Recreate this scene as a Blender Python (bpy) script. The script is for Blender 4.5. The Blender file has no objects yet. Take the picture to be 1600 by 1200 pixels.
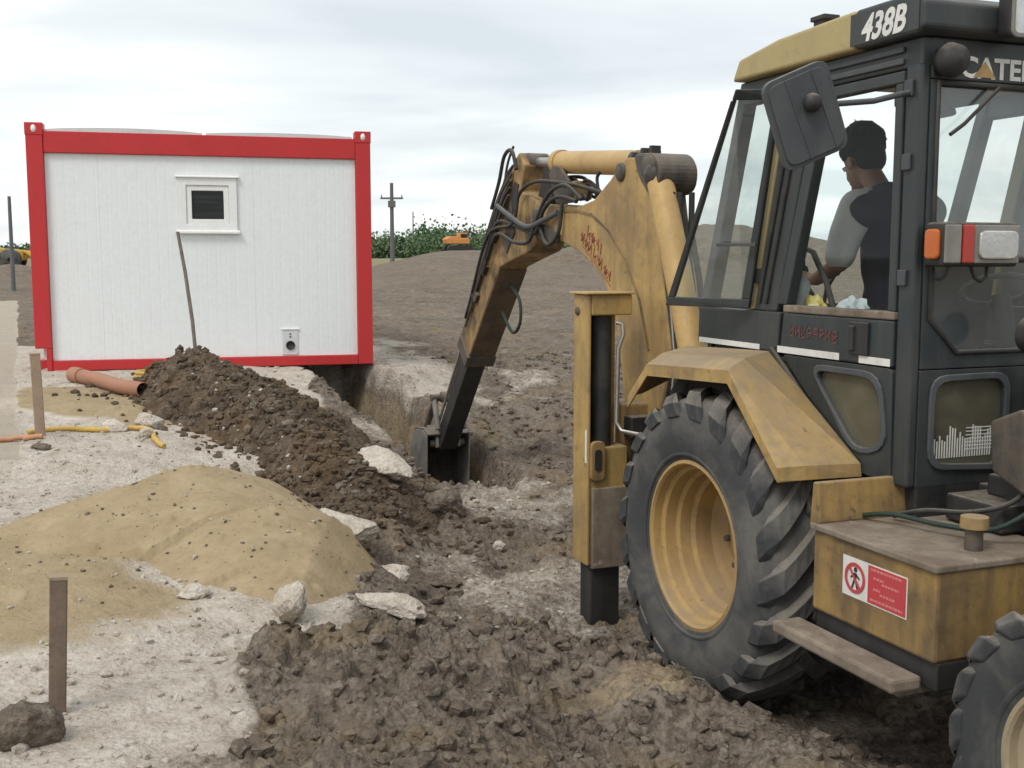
import bpy, bmesh, math, random
import numpy as np
from mathutils import Vector, Matrix, Euler, noise as mnoise

# ------------------------------------------------------------------ camera, sky, sun, exposure
sc = bpy.context.scene
col = sc.collection
CAM_Z = 2.0
cam_d = bpy.data.cameras.new('camera'); cam = bpy.data.objects.new('camera', cam_d); col.objects.link(cam)
cam_d.sensor_width = 36.0; cam_d.lens = 36.0 * 1750 / 1600
cam.location = (0, 0, CAM_Z)
cam.rotation_euler = (math.radians(90) - math.atan(195 / 1750), 0, 0)
cam_d.clip_start = 0.05; cam_d.clip_end = 6000
sc.camera = cam

SUN_EL, SUN_AZ = math.radians(52), math.radians(215)      # azimuth clockwise from +Y (behind the camera, to the left)
w = bpy.data.worlds.new('World'); sc.world = w; w.use_nodes = True
nt = w.node_tree; nt.nodes.clear()
def N(t, kind, **kw):
    n = t.nodes.new(kind)
    for k, v in kw.items(): setattr(n, k, v)
    return n
out = N(nt, 'ShaderNodeOutputWorld'); bg = N(nt, 'ShaderNodeBackground')
sky = N(nt, 'ShaderNodeTexSky', sky_type='NISHITA', sun_disc=False)
sky.sun_elevation = SUN_EL; sky.sun_rotation = SUN_AZ
skm = N(nt, 'ShaderNodeMix', data_type='RGBA', blend_type='MULTIPLY'); skm.inputs[0].default_value = 1
skm.inputs[7].default_value = (0.13, 0.13, 0.13, 1)
nt.links.new(sky.outputs[0], skm.inputs[6])
tc = N(nt, 'ShaderNodeTexCoord'); sx = N(nt, 'ShaderNodeSeparateXYZ'); nt.links.new(tc.outputs['Generated'], sx.inputs[0])
def math_node(t, op, a=None, b=None):
    n = N(t, 'ShaderNodeMath', operation=op)
    for i, v in enumerate((a, b)):
        if v is None: continue
        if isinstance(v, (int, float)): n.inputs[i].default_value = v
        else: t.links.new(v, n.inputs[i])
    return n.outputs[0]
zz = math_node(nt, 'ADD', math_node(nt, 'ABSOLUTE', sx.outputs[2]), 0.16)
cx = N(nt, 'ShaderNodeCombineXYZ')
nt.links.new(math_node(nt, 'DIVIDE', sx.outputs[0], zz), cx.inputs[0])
nt.links.new(math_node(nt, 'DIVIDE', sx.outputs[1], zz), cx.inputs[1])
mp = N(nt, 'ShaderNodeMapping'); nt.links.new(cx.outputs[0], mp.inputs[0])
mp.inputs['Location'].default_value = (4.3, 1.7, 0); mp.inputs['Scale'].default_value = (0.42, 0.75, 1)
n1 = N(nt, 'ShaderNodeTexNoise'); nt.links.new(mp.outputs[0], n1.inputs[0])
n1.inputs['Scale'].default_value = 1.5; n1.inputs['Detail'].default_value = 6; n1.inputs['Roughness'].default_value = 0.5
n1.inputs['Distortion'].default_value = 0.3
cr = N(nt, 'ShaderNodeValToRGB'); nt.links.new(n1.outputs[0], cr.inputs[0])
cr.color_ramp.elements[0].position = 0.33; cr.color_ramp.elements[0].color = (0.66, 0.715, 0.74, 1)
cr.color_ramp.elements[1].position = 0.63; cr.color_ramp.elements[1].color = (1.06, 1.06, 1.04, 1)
e = cr.color_ramp.elements.new(0.48); e.color = (0.82, 0.86, 0.872, 1)
mx = N(nt, 'ShaderNodeMix', data_type='RGBA'); mx.inputs[0].default_value = 0.9
nt.links.new(skm.outputs[2], mx.inputs[6]); nt.links.new(cr.outputs[0], mx.inputs[7])
nt.links.new(mx.outputs[2], bg.inputs[0]); bg.inputs[1].default_value = 1.0
nt.links.new(bg.outputs[0], out.inputs[0])

sd = bpy.data.lights.new('sun', 'SUN'); so = bpy.data.objects.new('sun', sd); col.objects.link(so)
sd.energy = 1.5; sd.angle = math.radians(18); sd.color = (1.0, 0.96, 0.9)
sdir = Vector((math.sin(SUN_AZ) * math.cos(SUN_EL), math.cos(SUN_AZ) * math.cos(SUN_EL), math.sin(SUN_EL)))
so.rotation_euler = sdir.to_track_quat('Z', 'Y').to_euler(); so.location = (-6, -8, 14)
vs = sc.view_settings; vs.view_transform = 'Standard'; vs.look = 'None'; vs.exposure = 0.22; vs.gamma = 1.0; vs.use_curve_mapping = False
sc.cycles.use_denoising = True
sc.cycles.max_bounces = 6; sc.cycles.diffuse_bounces = 3; sc.cycles.glossy_bounces = 3; sc.cycles.transparent_max_bounces = 16

random.seed(7); rng = np.random.default_rng(7)
PI = math.pi
# ------------------------------------------------------------------ helpers
def tag(o, label=None, cat=None, group=None, kind=None):
    if label: o['label'] = label
    if cat: o['category'] = cat
    if group: o['group'] = group
    if kind: o['kind'] = kind
    return o
def empty(name, loc, rz=0):
    o = bpy.data.objects.new(name, None); col.objects.link(o)
    o.location = loc; o.rotation_euler = (0, 0, rz); o.empty_display_size = 0.2
    return o
def round_poly(pts, r, seg=4):
    n = len(pts); res = []
    for i in range(n):
        p0, p, p1 = Vector(pts[i - 1]), Vector(pts[i]), Vector(pts[(i + 1) % n])
        a, b = (p0 - p), (p1 - p); d = min(r, a.length * .45, b.length * .45)
        A, B = p + a.normalized() * d, p + b.normalized() * d
        for k in range(seg + 1):
            t = k / seg; q = A * (1 - t) ** 2 + p * 2 * t * (1 - t) + B * t * t
            res.append((q.x, q.y))
    return res
class MB:
    def __init__(s): s.v = []; s.f = []; s.sm = []
    def add(s, vs, fs, smooth=False, M=None):
        o = len(s.v)
        for p in vs:
            p = Vector(p)
            if M is not None: p = M @ p
            s.v.append(tuple(p))
        for f in fs: s.f.append([i + o for i in f]); s.sm.append(smooth)
        return s
    def box(s, lo, hi, M=None):
        x0, y0, z0 = lo; x1, y1, z1 = hi
        if x0 > x1: x0, x1 = x1, x0
        if y0 > y1: y0, y1 = y1, y0
        if z0 > z1: z0, z1 = z1, z0
        v = [(x0,y0,z0),(x1,y0,z0),(x1,y1,z0),(x0,y1,z0),(x0,y0,z1),(x1,y0,z1),(x1,y1,z1),(x0,y1,z1)]
        return s.add(v, [(0,3,2,1),(4,5,6,7),(0,1,5,4),(1,2,6,5),(2,3,7,6),(3,0,4,7)], False, M)
    def prism(s, poly, a, b, plane='xz', M=None):
        # poly in the plane, extruded along the third axis from a to b
        def P(p, t): return (p[0], t, p[1]) if plane == 'xz' else ((t, p[0], p[1]) if plane == 'yz' else (p[0], p[1], t))
        n = len(poly); v = [P(p, a) for p in poly] + [P(p, b) for p in poly]
        return s.add(v, [list(range(n))[::-1], list(range(n, 2 * n))] + [(i, (i + 1) % n, n + (i + 1) % n, n + i) for i in range(n)], False, M)
    def ring(s, outer, inner, a, b, plane='xz', M=None):
        def P(p, t): return (p[0], t, p[1]) if plane == 'xz' else ((t, p[0], p[1]) if plane == 'yz' else (p[0], p[1], t))
        n = len(outer)
        v = [P(p, a) for p in outer] + [P(p, a) for p in inner] + [P(p, b) for p in outer] + [P(p, b) for p in inner]
        f = []
        for i in range(n):
            j = (i + 1) % n
            f += [(i, j, n + j, n + i), (2*n + j, 2*n + i, 3*n + i, 3*n + j), (i, 2*n + i, 2*n + j, j), (n + i, n + j, 3*n + j, 3*n + i)]
        return s.add(v, f, False, M)
    def tube(s, pts, r, seg=10, M=None, cap=True):
        pts = [Vector(p) for p in pts]; n = len(pts)
        rs = r if isinstance(r, (list, tuple)) else [r] * n
        v = []; f = []; up = None
        for i, p in enumerate(pts):
            t = (pts[min(i + 1, n - 1)] - pts[max(i - 1, 0)]).normalized()
            if up is None: up = Vector((0, 0, 1)) if abs(t.z) < .9 else Vector((1, 0, 0))
            u = (up - t * up.dot(t)).normalized(); up = u; q = t.cross(u)
            for k in range(seg):
                a = 2 * PI * k / seg; v.append(p + (u * math.cos(a) + q * math.sin(a)) * rs[i])
        for i in range(n - 1):
            for k in range(seg):
                f.append((i * seg + k, i * seg + (k + 1) % seg, (i + 1) * seg + (k + 1) % seg, (i + 1) * seg + k))
        s.add(v, f, True, M)
        if cap:
            s.add(v[:seg], [list(range(seg))[::-1]], False, M); s.add(v[-seg:], [list(range(seg))], False, M)
        return s
    def cyl(s, a, b, r, r2=None, seg=16, M=None): return s.tube([a, b], [r, r if r2 is None else r2], seg, M)
    def lathe(s, prof, seg=48, M=None, sharp=False):
        # profile of (radius, y), turned round the y axis
        n = len(prof); v = []; f = []
        for k in range(seg):
            a = 2 * PI * k / seg
            for (r, y) in prof: v.append((r * math.cos(a), y, r * math.sin(a)))
        for k in range(seg):
            k2 = (k + 1) % seg
            for i in range(n - 1): f.append((k * n + i, k2 * n + i, k2 * n + i + 1, k * n + i + 1))
        return s.add(v, f, not sharp, M)
    def ellipsoid(s, c, r, seg=14, rings=9, M=None, jit=0):
        v = []; f = []
        for i in range(rings + 1):
            th = PI * i / rings
            for k in range(seg):
                a = 2 * PI * k / seg; j = 1 + random.uniform(-jit, jit)
                v.append((c[0] + r[0] * j * math.sin(th) * math.cos(a), c[1] + r[1] * j * math.sin(th) * math.sin(a), c[2] + r[2] * j * math.cos(th)))
        for i in range(rings):
            for k in range(seg):
                f.append((i * seg + k, (i + 1) * seg + k, (i + 1) * seg + (k + 1) % seg, i * seg + (k + 1) % seg))
        return s.add(v, f, True, M)
    def mesh(s, name):
        me = bpy.data.meshes.new(name); me.from_pydata(s.v, [], s.f)
        me.polygons.foreach_set('use_smooth', s.sm); me.validate(); me.update()
        bm = bmesh.new(); bm.from_mesh(me); bmesh.ops.recalc_face_normals(bm, faces=bm.faces); bm.to_mesh(me); bm.free()
        return me
    def build(s, name, m, parent=None, bevel=0, seg=2):
        me = s.mesh(name); me.materials.append(m)
        o = bpy.data.objects.new(name, me); col.objects.link(o); o.parent = parent
        if bevel:
            b = o.modifiers.new('bevel', 'BEVEL'); b.width = bevel; b.segments = seg; b.limit_method = 'ANGLE'; b.angle_limit = math.radians(38)
        return o
def part(name, m, parent, bevel=0.0, **kw): return None
def mesh_np(name, verts, faces, m, smooth=True, parent=None):
    # verts (n,3) array, faces (k,3|4) array
    me = bpy.data.meshes.new(name); k, q = faces.shape
    me.vertices.add(len(verts)); me.vertices.foreach_set('co', np.ascontiguousarray(verts, dtype=np.float32).ravel())
    me.loops.add(k * q); me.loops.foreach_set('vertex_index', np.ascontiguousarray(faces, dtype=np.int32).ravel())
    me.polygons.add(k); me.polygons.foreach_set('loop_start', np.arange(0, k * q, q, dtype=np.int32))
    me.polygons.foreach_set('loop_total', np.full(k, q, dtype=np.int32))
    me.polygons.foreach_set('use_smooth', np.full(k, smooth, dtype=bool))
    me.update(calc_edges=True); me.validate()
    me.materials.append(m)
    o = bpy.data.objects.new(name, me); col.objects.link(o); o.parent = parent
    return o
def text_mesh(name, s, size, m, parent, loc, rot, shear=0, bold=0.0, spacing=1.0, extrude=0.0008, align='LEFT', sx=1.0):
    cu = bpy.data.curves.new(name, 'FONT'); cu.body = s; cu.size = size; cu.shear = shear; cu.extrude = extrude
    cu.offset = bold; cu.space_character = spacing; cu.align_x = align; cu.resolution_u = 3
    t = bpy.data.objects.new(name + '_tmp', cu); col.objects.link(t)
    dg = bpy.context.evaluated_depsgraph_get(); me = bpy.data.meshes.new_from_object(t.evaluated_get(dg))
    bpy.data.objects.remove(t); bpy.data.curves.remove(cu)
    me.name = name; me.materials.clear(); me.materials.append(m)
    o = bpy.data.objects.new(name, me); col.objects.link(o); o.parent = parent; o.location = loc; o.rotation_euler = rot; o.scale = (sx, 1, 1)
    return o

# ------------------------------------------------------------------ materials
MAT = {}
def new_mat(name):
    m = bpy.data.materials.new(name); m.use_nodes = True; t = m.node_tree
    b = t.nodes['Principled BSDF']; MAT[name] = m
    return m, t, b
def rgb(c): return (c[0], c[1], c[2], 1)
def noise(t, vec, scale, detail=4, rough=.55, dist=0):
    n = N(t, 'ShaderNodeTexNoise'); t.links.new(vec, n.inputs['Vector'])
    n.inputs['Scale'].default_value = scale; n.inputs['Detail'].default_value = detail
    n.inputs['Roughness'].default_value = rough; n.inputs['Distortion'].default_value = dist
    return n.outputs[0]
def ramp(t, fac, stops):
    r = N(t, 'ShaderNodeValToRGB'); t.links.new(fac, r.inputs[0]); els = r.color_ramp.elements
    while len(els) < len(stops): els.new(0.5)
    for e_, (p, c) in zip(els, stops):
        e_.position = p; e_.color = rgb(c) if isinstance(c, (tuple, list)) else (c, c, c, 1)
    return r.outputs[0]
def mixc(t, fac, a, b, mode='MIX'):
    n = N(t, 'ShaderNodeMix', data_type='RGBA', blend_type=mode)
    for i, v in ((0, fac), (6, a), (7, b)):
        if isinstance(v, (int, float)): n.inputs[i].default_value = v
        elif isinstance(v, (tuple, list)): n.inputs[i].default_value = rgb(v)
        else: t.links.new(v, n.inputs[i])
    return n.outputs[2]
def bump(t, b, h, strength, dist):
    n = N(t, 'ShaderNodeBump'); n.inputs['Strength'].default_value = strength; n.inputs['Distance'].default_value = dist
    t.links.new(h, n.inputs['Height']); t.links.new(n.outputs[0], b.inputs['Normal'])
def objvec(t, stretch=None):
    c = N(t, 'ShaderNodeTexCoord'); v = c.outputs['Object']
    if stretch:
        mpn = N(t, 'ShaderNodeMapping'); mpn.inputs['Scale'].default_value = stretch; t.links.new(v, mpn.inputs[0]); v = mpn.outputs[0]
    return v
def weathered(name, base, dirt, amount=.5, scale=3.0, rough=.5, streak=True, chips=None, bumpy=.15, metal=0.0, grain=18, top=0.0, spec=.5):
    m, t, b = new_mat(name); v = objvec(t)
    n_big = noise(t, v, scale, 6, .62, .4)
    vst = objvec(t, (9, 9, .9)); n_st = noise(t, vst, 1.4, 5, .6)
    n_fine = noise(t, v, grain * 3, 4, .6)
    c = mixc(t, ramp(t, n_fine, [(.35, 0.0), (.7, .22)]), base, tuple(x * .72 for x in base))
    d1 = ramp(t, n_big, [(.40, 0.0), (.64, amount)])
    c = mixc(t, d1, c, dirt)
    if streak: c = mixc(t, ramp(t, n_st, [(.47, 0.0), (.68, amount * .75)]), c, dirt)
    n_mid = noise(t, v, scale * 7, 8, .75, .3)
    c = mixc(t, ramp(t, n_mid, [(.54, 0.0), (.68, amount * .55)]), c, tuple(x * .55 for x in dirt))
    c = mixc(t, ramp(t, n_mid, [(.30, amount * .45), (.42, 0.0)]), c, tuple(min(.8, x * 1.25) for x in base))
    if chips:
        n_c = noise(t, v, 11, 8, .7); c = mixc(t, ramp(t, n_c, [(.63, 0.0), (.68, .9)]), c, chips)
    if top:
        ge = N(t, 'ShaderNodeNewGeometry'); sn = N(t, 'ShaderNodeSeparateXYZ'); t.links.new(ge.outputs['Normal'], sn.inputs[0])
        up_ = ramp(t, sn.outputs[2], [(.45, 0.0), (.95, 1.0)]); dn_ = ramp(t, n_mid, [(.35, top * .35), (.62, top)])
        c = mixc(t, math_node(t, 'MULTIPLY', up_, dn_), c, (.37, .315, .25))
    b.inputs['Specular IOR Level'].default_value = spec
    t.links.new(c, b.inputs['Base Color']); b.inputs['Metallic'].default_value = metal
    rr = ramp(t, n_big, [(.3, rough), (.7, min(1, rough + .3))]); t.links.new(rr, b.inputs['Roughness'])
    bump(t, b, n_fine, bumpy, .004)
    return m
YELLOW = (.53, .335, .10); DUST = (.33, .27, .2); BROWN = (.12, .075, .045)
M_brown = None
M_yel = weathered('yellow_machine_paint', (.455, .295, .095), (.20, .135, .07), .78, 2.6, .45, chips=(.13, .075, .04), top=.5)
M_yel2 = weathered('dirty_shaded_yellow', (.33, .21, .07), (.105, .07, .042), .9, 3.0, .6, chips=(.09, .055, .035), top=.5)  # darkened beyond its dirt: the tank box's shade is in the colour
M_stick = weathered('greasy_yellow_paint', (.38, .24, .085), (.075, .05, .034), .95, 4.0, .5, chips=(.05, .035, .028), top=.3)
M_cyl = weathered('yellow_cylinder_paint', (.52, .34, .125), (.30, .205, .10), .55, 3, .4, streak=False, top=.3)
M_tan = weathered('faded_tan_roof_paint', (.43, .34, .155), (.33, .26, .13), .5, 2, .5, top=0.4)
M_blk = weathered('dark_cab_paint', (.021, .030, .034), (.062, .062, .056), .6, 2.2, .34, top=.22)
M_blk2 = weathered('black_steel', (.018, .018, .019), (.05, .044, .038), .6, 4, .5, top=0.55)
M_grey = weathered('dark_grey_plastic', (.055, .062, .07), (.11, .11, .11), .45, 4, .55, top=0.4)
M_dusty = weathered('dusty_steel', (.26, .215, .165), (.12, .085, .06), .7, 5, .85, chips=(.36, .31, .26))
M_brown = weathered('grimed_shade_brown', (.13, .085, .05), (.06, .045, .035), .7, 5, .6, chips=(.3, .2, .09))  # brown for the stick underside, with its shade mixed into the paint
M_bezel = weathered('dusty_lamp_bezel', (.25, .24, .215), (.16, .15, .13), .5, 8, .6)
M_grease = weathered('greasy_iron', (.05, .042, .036), (.14, .11, .08), .6, 9, .5, bumpy=.5, top=0.4)
M_tyre = weathered('dusty_rubber', (.045, .047, .049), (.15, .14, .122), .85, 3.0, .85, streak=False, bumpy=.4, top=.5)
M_lug = weathered('rubber_tread', (.036, .038, .04), (.15, .14, .125), .8, 5, .85, streak=False, bumpy=.4, top=.6)
M_rim = weathered('yellow_rim_paint', (.42, .27, .095), (.27, .185, .10), .7, 3.5, .55, chips=(.16, .09, .045), top=.4)
M_rim2 = weathered('dusty_cream_rim', (.36, .29, .19), (.24, .19, .13), .6, 5, .8)
M_rubber = weathered('black_hose_rubber', (.02, .021, .022), (.07, .062, .05), .6, 9, .6, streak=False, top=0.4)
M_green_hose = weathered('green_hose', (.010, .032, .022), (.04, .045, .03), .5, 9, .55, streak=False)
M_chrome = weathered('worn_steel_rod', (.5, .49, .46), (.3, .26, .2), .5, 6, .3, metal=.8)
M_steelgrey = weathered('scuffed_bucket_steel', (.13, .125, .12), (.26, .23, .19), .6, 6, .6)
M_white = weathered('white_wall_panel', (.78, .81, .815), (.72, .735, .73), .14, .8, .45, bumpy=.03, grain=8)
M_trim = weathered('white_window_plastic', (.82, .83, .81), (.7, .7, .67), .3, 3, .4)
M_red = weathered('red_frame_paint', (.52, .022, .026), (.42, .03, .026), .4, 2.4, .4, bumpy=.06)
M_roofg = weathered('pale_roof_sheet', (.62, .64, .64), (.5, .51, .5), .4, 2, .5)
M_wood = weathered('weathered_stake_wood', (.20, .145, .105), (.12, .085, .065), .7, 8, .8, bumpy=.6)
M_wood2 = weathered('pale_stake_wood', (.36, .27, .19), (.25, .18, .13), .7, 8, .8, bumpy=.6)
M_handle = weathered('grey_shovel_handle', (.20, .17, .145), (.1, .085, .075), .6, 9, .7)
M_pipe = weathered('orange_brown_drain_pipe', (.38, .175, .105), (.30, .17, .115), .5, 4, .5, streak=False)
M_yhose = weathered('yellow_hose', (.56, .36, .07), (.42, .3, .13), .5, 8, .5, streak=False)
M_otape = weathered('orange_tape', (.50, .24, .12), (.42, .27, .18), .5, 8, .6, streak=False)
M_pole = weathered('grey_pole_wood', (.13, .135, .14), (.09, .09, .09), .4, 2, .8)
M_orange = weathered('orange_excavator_paint', (.62, .26, .07), (.4, .2, .1), .4, 1.2, .5)
M_yfar = weathered('loader_yellow_paint', (.55, .33, .04), (.3, .2, .06), .5, 1.5, .5)
M_skin = weathered('skin', (.26, .12, .075), (.2, .09, .055), .5, 9, .5, streak=False, bumpy=.05)
M_hair = weathered('black_hair', (.012, .011, .011), (.022, .019, .017), .5, 30, .6, streak=False, bumpy=.6, spec=.08)
M_shirt = weathered('pale_grey_cloth', (.62, .60, .58), (.5, .48, .47), .4, 6, .9, bumpy=.2, spec=.08)
M_navy = weathered('navy_cloth', (.016, .019, .036), (.03, .032, .048), .4, 6, .9, bumpy=.2, spec=.08)
M_trous = weathered('dark_trousers', (.03, .029, .03), (.06, .055, .05), .4, 6, .9, spec=.08)
M_lens = weathered('orange_lens', (.55, .13, .02), (.4, .1, .02), .3, 8, .2, streak=False)
M_rlens = weathered('red_lens', (.42, .045, .03), (.3, .04, .03), .3, 8, .25, streak=False)
M_clear = weathered('clear_lamp_lens', (.62, .62, .60), (.4, .4, .38), .4, 14, .16, streak=False, metal=.75)
M_decw = weathered('white_lettering', (.75, .74, .70), (.5, .48, .44), .4, 9, .5)
M_decr = weathered('red_sticker', (.52, .05, .06), (.42, .07, .07), .4, 9, .45)
M_decpink = weathered('faded_red_print', (.62, .22, .21), (.55, .2, .2), .3, 9, .5)
M_script = weathered('faded_red_script', (.30, .075, .05), (.3, .15, .07), .5, 14, .5)
M_doortxt = weathered('dull_red_lettering', (.20, .055, .05), (.1, .05, .05), .4, 12, .5)
M_deck = weathered('black_print', (.02, .018, .018), (.05, .04, .04), .3, 9, .5)
M_bottle = weathered('pale_bottle_plastic', (.55, .60, .60), (.4, .45, .45), .4, 12, .2, streak=False)
M_ybag = weathered('yellow_wrapper', (.62, .47, .06), (.7, .65, .5), .8, 14, .35, streak=False)
M_cloth_r = weathered('faded_red_cloth', (.45, .08, .07), (.5, .2, .18), .4, 5, .9)
M_bark = weathered('dark_stem', (.06, .05, .035), (.04, .03, .025), .4, 5, .9)

def glass(name, tint, dust_haze, dust_haze_col, refl=1.0):
    m, t, b = new_mat(name); t.nodes.remove(b); o = t.nodes['Material Output']
    tr = N(t, 'ShaderNodeBsdfTransparent'); tr.inputs[0].default_value = rgb(tint)
    gl = N(t, 'ShaderNodeBsdfGlossy'); gl.inputs['Roughness'].default_value = .03
    df = N(t, 'ShaderNodeBsdfDiffuse'); df.inputs[0].default_value = rgb(dust_haze_col)
    lw = N(t, 'ShaderNodeLayerWeight'); lw.inputs[0].default_value = .5
    f2 = math_node(t, 'MULTIPLY', math_node(t, 'ADD', math_node(t, 'MULTIPLY', math_node(t, 'POWER', lw.outputs['Facing'], 6.0), .8), .035), refl)
    v = objvec(t); dn = ramp(t, noise(t, v, 3.5, 6, .6, .5), [(.3, dust_haze * .5), (.75, min(1, dust_haze * 1.7))])
    m1 = N(t, 'ShaderNodeMixShader'); t.links.new(dn, m1.inputs[0]); t.links.new(tr.outputs[0], m1.inputs[1]); t.links.new(df.outputs[0], m1.inputs[2])
    m2 = N(t, 'ShaderNodeMixShader'); t.links.new(f2, m2.inputs[0]); t.links.new(m1.outputs[0], m2.inputs[1]); t.links.new(gl.outputs[0], m2.inputs[2])
    t.links.new(m2.outputs[0], o.inputs[0]); return m
M_glass = glass('cab_glass', (.97, .99, .985), .003, (.4, .42, .42), .45)
M_glass_d = glass('dusty_hazed_cab_glass', (.92, .96, .95), .12, (.38, .40, .41), 2.0)  # diffuse grey paints in the pane's reflected haze along with dust
M_glass_low = glass('dirty_lower_glass', (.8, .86, .8), .38, (.2, .18, .13), 1.2)
def dark_pane():
    m, t, b = new_mat('dark_window_pane'); b.inputs['Base Color'].default_value = (.012, .014, .014, 1); b.inputs['Roughness'].default_value = .12
    b.inputs['Specular IOR Level'].default_value = .25
    v = objvec(t, (1, 1, 14)); c = mixc(t, ramp(t, noise(t, v, 2.5, 3), [(.4, 0.0), (.7, .5)]), (.012, .015, .015), (.045, .05, .05)); t.links.new(c, b.inputs['Base Color'])
    return m
M_pane = dark_pane()

def earth(name, zones=True, fixed=None, mult=None):
    m, t, b = new_mat(name); g = N(t, 'ShaderNodeNewGeometry'); v = g.outputs['Position']
    n0 = noise(t, v, .55, 5, .6, .3); n1_ = noise(t, v, 4.5, 7, .65, .3); n2 = noise(t, v, 26, 6, .68); n3 = noise(t, v, 95, 4, .65)
    vo = N(t, 'ShaderNodeTexVoronoi'); t.links.new(v, vo.inputs['Vector']); vo.inputs['Scale'].default_value = 48; vo.inputs['Randomness'].default_value = 1
    # brown clay soil
    soil = ramp(t, n1_, [(.3, (.140, .110, .083)), (.5, (.210, .172, .135)), (.7, (.295, .250, .203))])
    soil = mixc(t, ramp(t, noise(t, v, 11, 6, .7, .4), [(.40, .7), (.52, 0.0)]), soil, (.105, .086, .069))
    soil = mixc(t, ramp(t, n2, [(.36, .8), (.54, 0.0)]), soil, (.08, .064, .05))
    soil = mixc(t, ramp(t, noise(t, v, 15, 7, .72, .3), [(.54, 0.0), (.66, .7)]), soil, (.30, .265, .22))
    soil = mixc(t, ramp(t, n3, [(.62, 0.0), (.74, .55)]), soil, (.38, .345, .30))
    soil = mixc(t, ramp(t, n0, [(.45, 0.0), (.7, .5)]), soil, (.24, .20, .165))
    soil = mixc(t, ramp(t, noise(t, v, 1.9, 4, .6), [(.52, 0.0), (.7, .55)]), soil, (.255, .185, .10))
    soil = mixc(t, ramp(t, noise(t, v, 3.1, 5, .65, .5), [(.55, 0.0), (.66, .6)]), soil, (.10, .078, .06))
    chalk = ramp(t, n1_, [(.3, (.40, .345, .28)), (.5, (.545, .49, .42)), (.7, (.64, .595, .53))])
    chalk = mixc(t, ramp(t, n2, [(.32, .55), (.55, 0.0)]), chalk, (.27, .215, .16))
    chalk = mixc(t, ramp(t, n3, [(.56, 0.0), (.7, .7)]), chalk, (.70, .665, .61))
    sand = ramp(t, n1_, [(.3, (.285, .218, .132)), (.55, (.345, .27, .168)), (.75, (.40, .32, .21))])
    sand = mixc(t, ramp(t, n2, [(.3, .35), (.5, 0.0)]), sand, (.2, .135, .07))
    sand = mixc(t, ramp(t, n3, [(.3, .3), (.5, 0.0)]), sand, (.24, .17, .09))
    road = ramp(t, n1_, [(.3, (.40, .345, .275)), (.7, (.47, .415, .345))])
    grass = ramp(t, n1_, [(.3, (.19, .17, .095)), (.55, (.26, .23, .14)), (.75, (.15, .155, .075))])
    if fixed:
        c = {'soil': soil, 'chalk': chalk, 'sand': sand}[fixed]
        if mult: c = mixc(t, 1.0, c, mult, 'MULTIPLY')
    else:
        at = N(t, 'ShaderNodeAttribute', attribute_name='zone'); sp = N(t, 'ShaderNodeSeparateColor'); t.links.new(at.outputs['Color'], sp.inputs[0])
        def edge(x, k=.55):
            s_ = math_node(t, 'ADD', x, math_node(t, 'MULTIPLY', math_node(t, 'SUBTRACT', n2, .5), k))
            s_ = math_node(t, 'ADD', s_, math_node(t, 'MULTIPLY', math_node(t, 'SUBTRACT', n1_, .5), k))
            return ramp(t, s_, [(.38, 0.0), (.62, 1.0)])
        c = mixc(t, math_node(t, 'MULTIPLY', edge(sp.outputs[0]), math_node(t, 'MINIMUM', math_node(t, 'MULTIPLY', sp.outputs[0], 1.15), 1.0)), soil, chalk); c = mixc(t, edge(sp.outputs[1], .4), c, sand)
        c = mixc(t, edge(sp.outputs[2], .1), c, road); c = mixc(t, edge(at.outputs['Alpha'], .5), c, grass)
    sandy = None if fixed else sp.outputs[1]
    t.links.new(c, b.inputs['Base Color']); b.inputs['Roughness'].default_value = .95; b.inputs['Specular IOR Level'].default_value = .15
    h = math_node(t, 'ADD', math_node(t, 'MULTIPLY', n2, .8), math_node(t, 'MULTIPLY', n3, .35))
    h = math_node(t, 'ADD', h, math_node(t, 'MULTIPLY', vo.outputs['Distance'], .35))
    if sandy is not None: h = math_node(t, 'MULTIPLY', h, math_node(t, 'SUBTRACT', 1.0, math_node(t, 'MULTIPLY', sandy, .8)))
    bump(t, b, h, .95 if fixed != 'sand' else .35, .03 if fixed != 'sand' else .012)
    return m
M_earth = earth('site_earth'); M_soil = earth('brown_clay_soil', fixed='soil'); M_chalk = earth('white_chalk', fixed='chalk'); M_sand = earth('tan_sand', fixed='sand')
def simple(name, stops, scale, rough=.9):
    m, t, b = new_mat(name); v = objvec(t); t.links.new(ramp(t, noise(t, v, scale, 5, .6), stops), b.inputs['Base Color']); b.inputs['Roughness'].default_value = rough
    return m
M_leaf = simple('far_foliage', [(.3, (.05, .095, .05)), (.5, (.085, .14, .065)), (.7, (.13, .18, .085))], .12)
M_rock_w = earth('white_rock', fixed='chalk', mult=(1.15, 1.15, 1.15)); M_spoil = earth('dark_spoil_soil', fixed='soil', mult=(.70, .64, .58)); M_rock_b = earth('brown_rock', fixed='soil')

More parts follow.
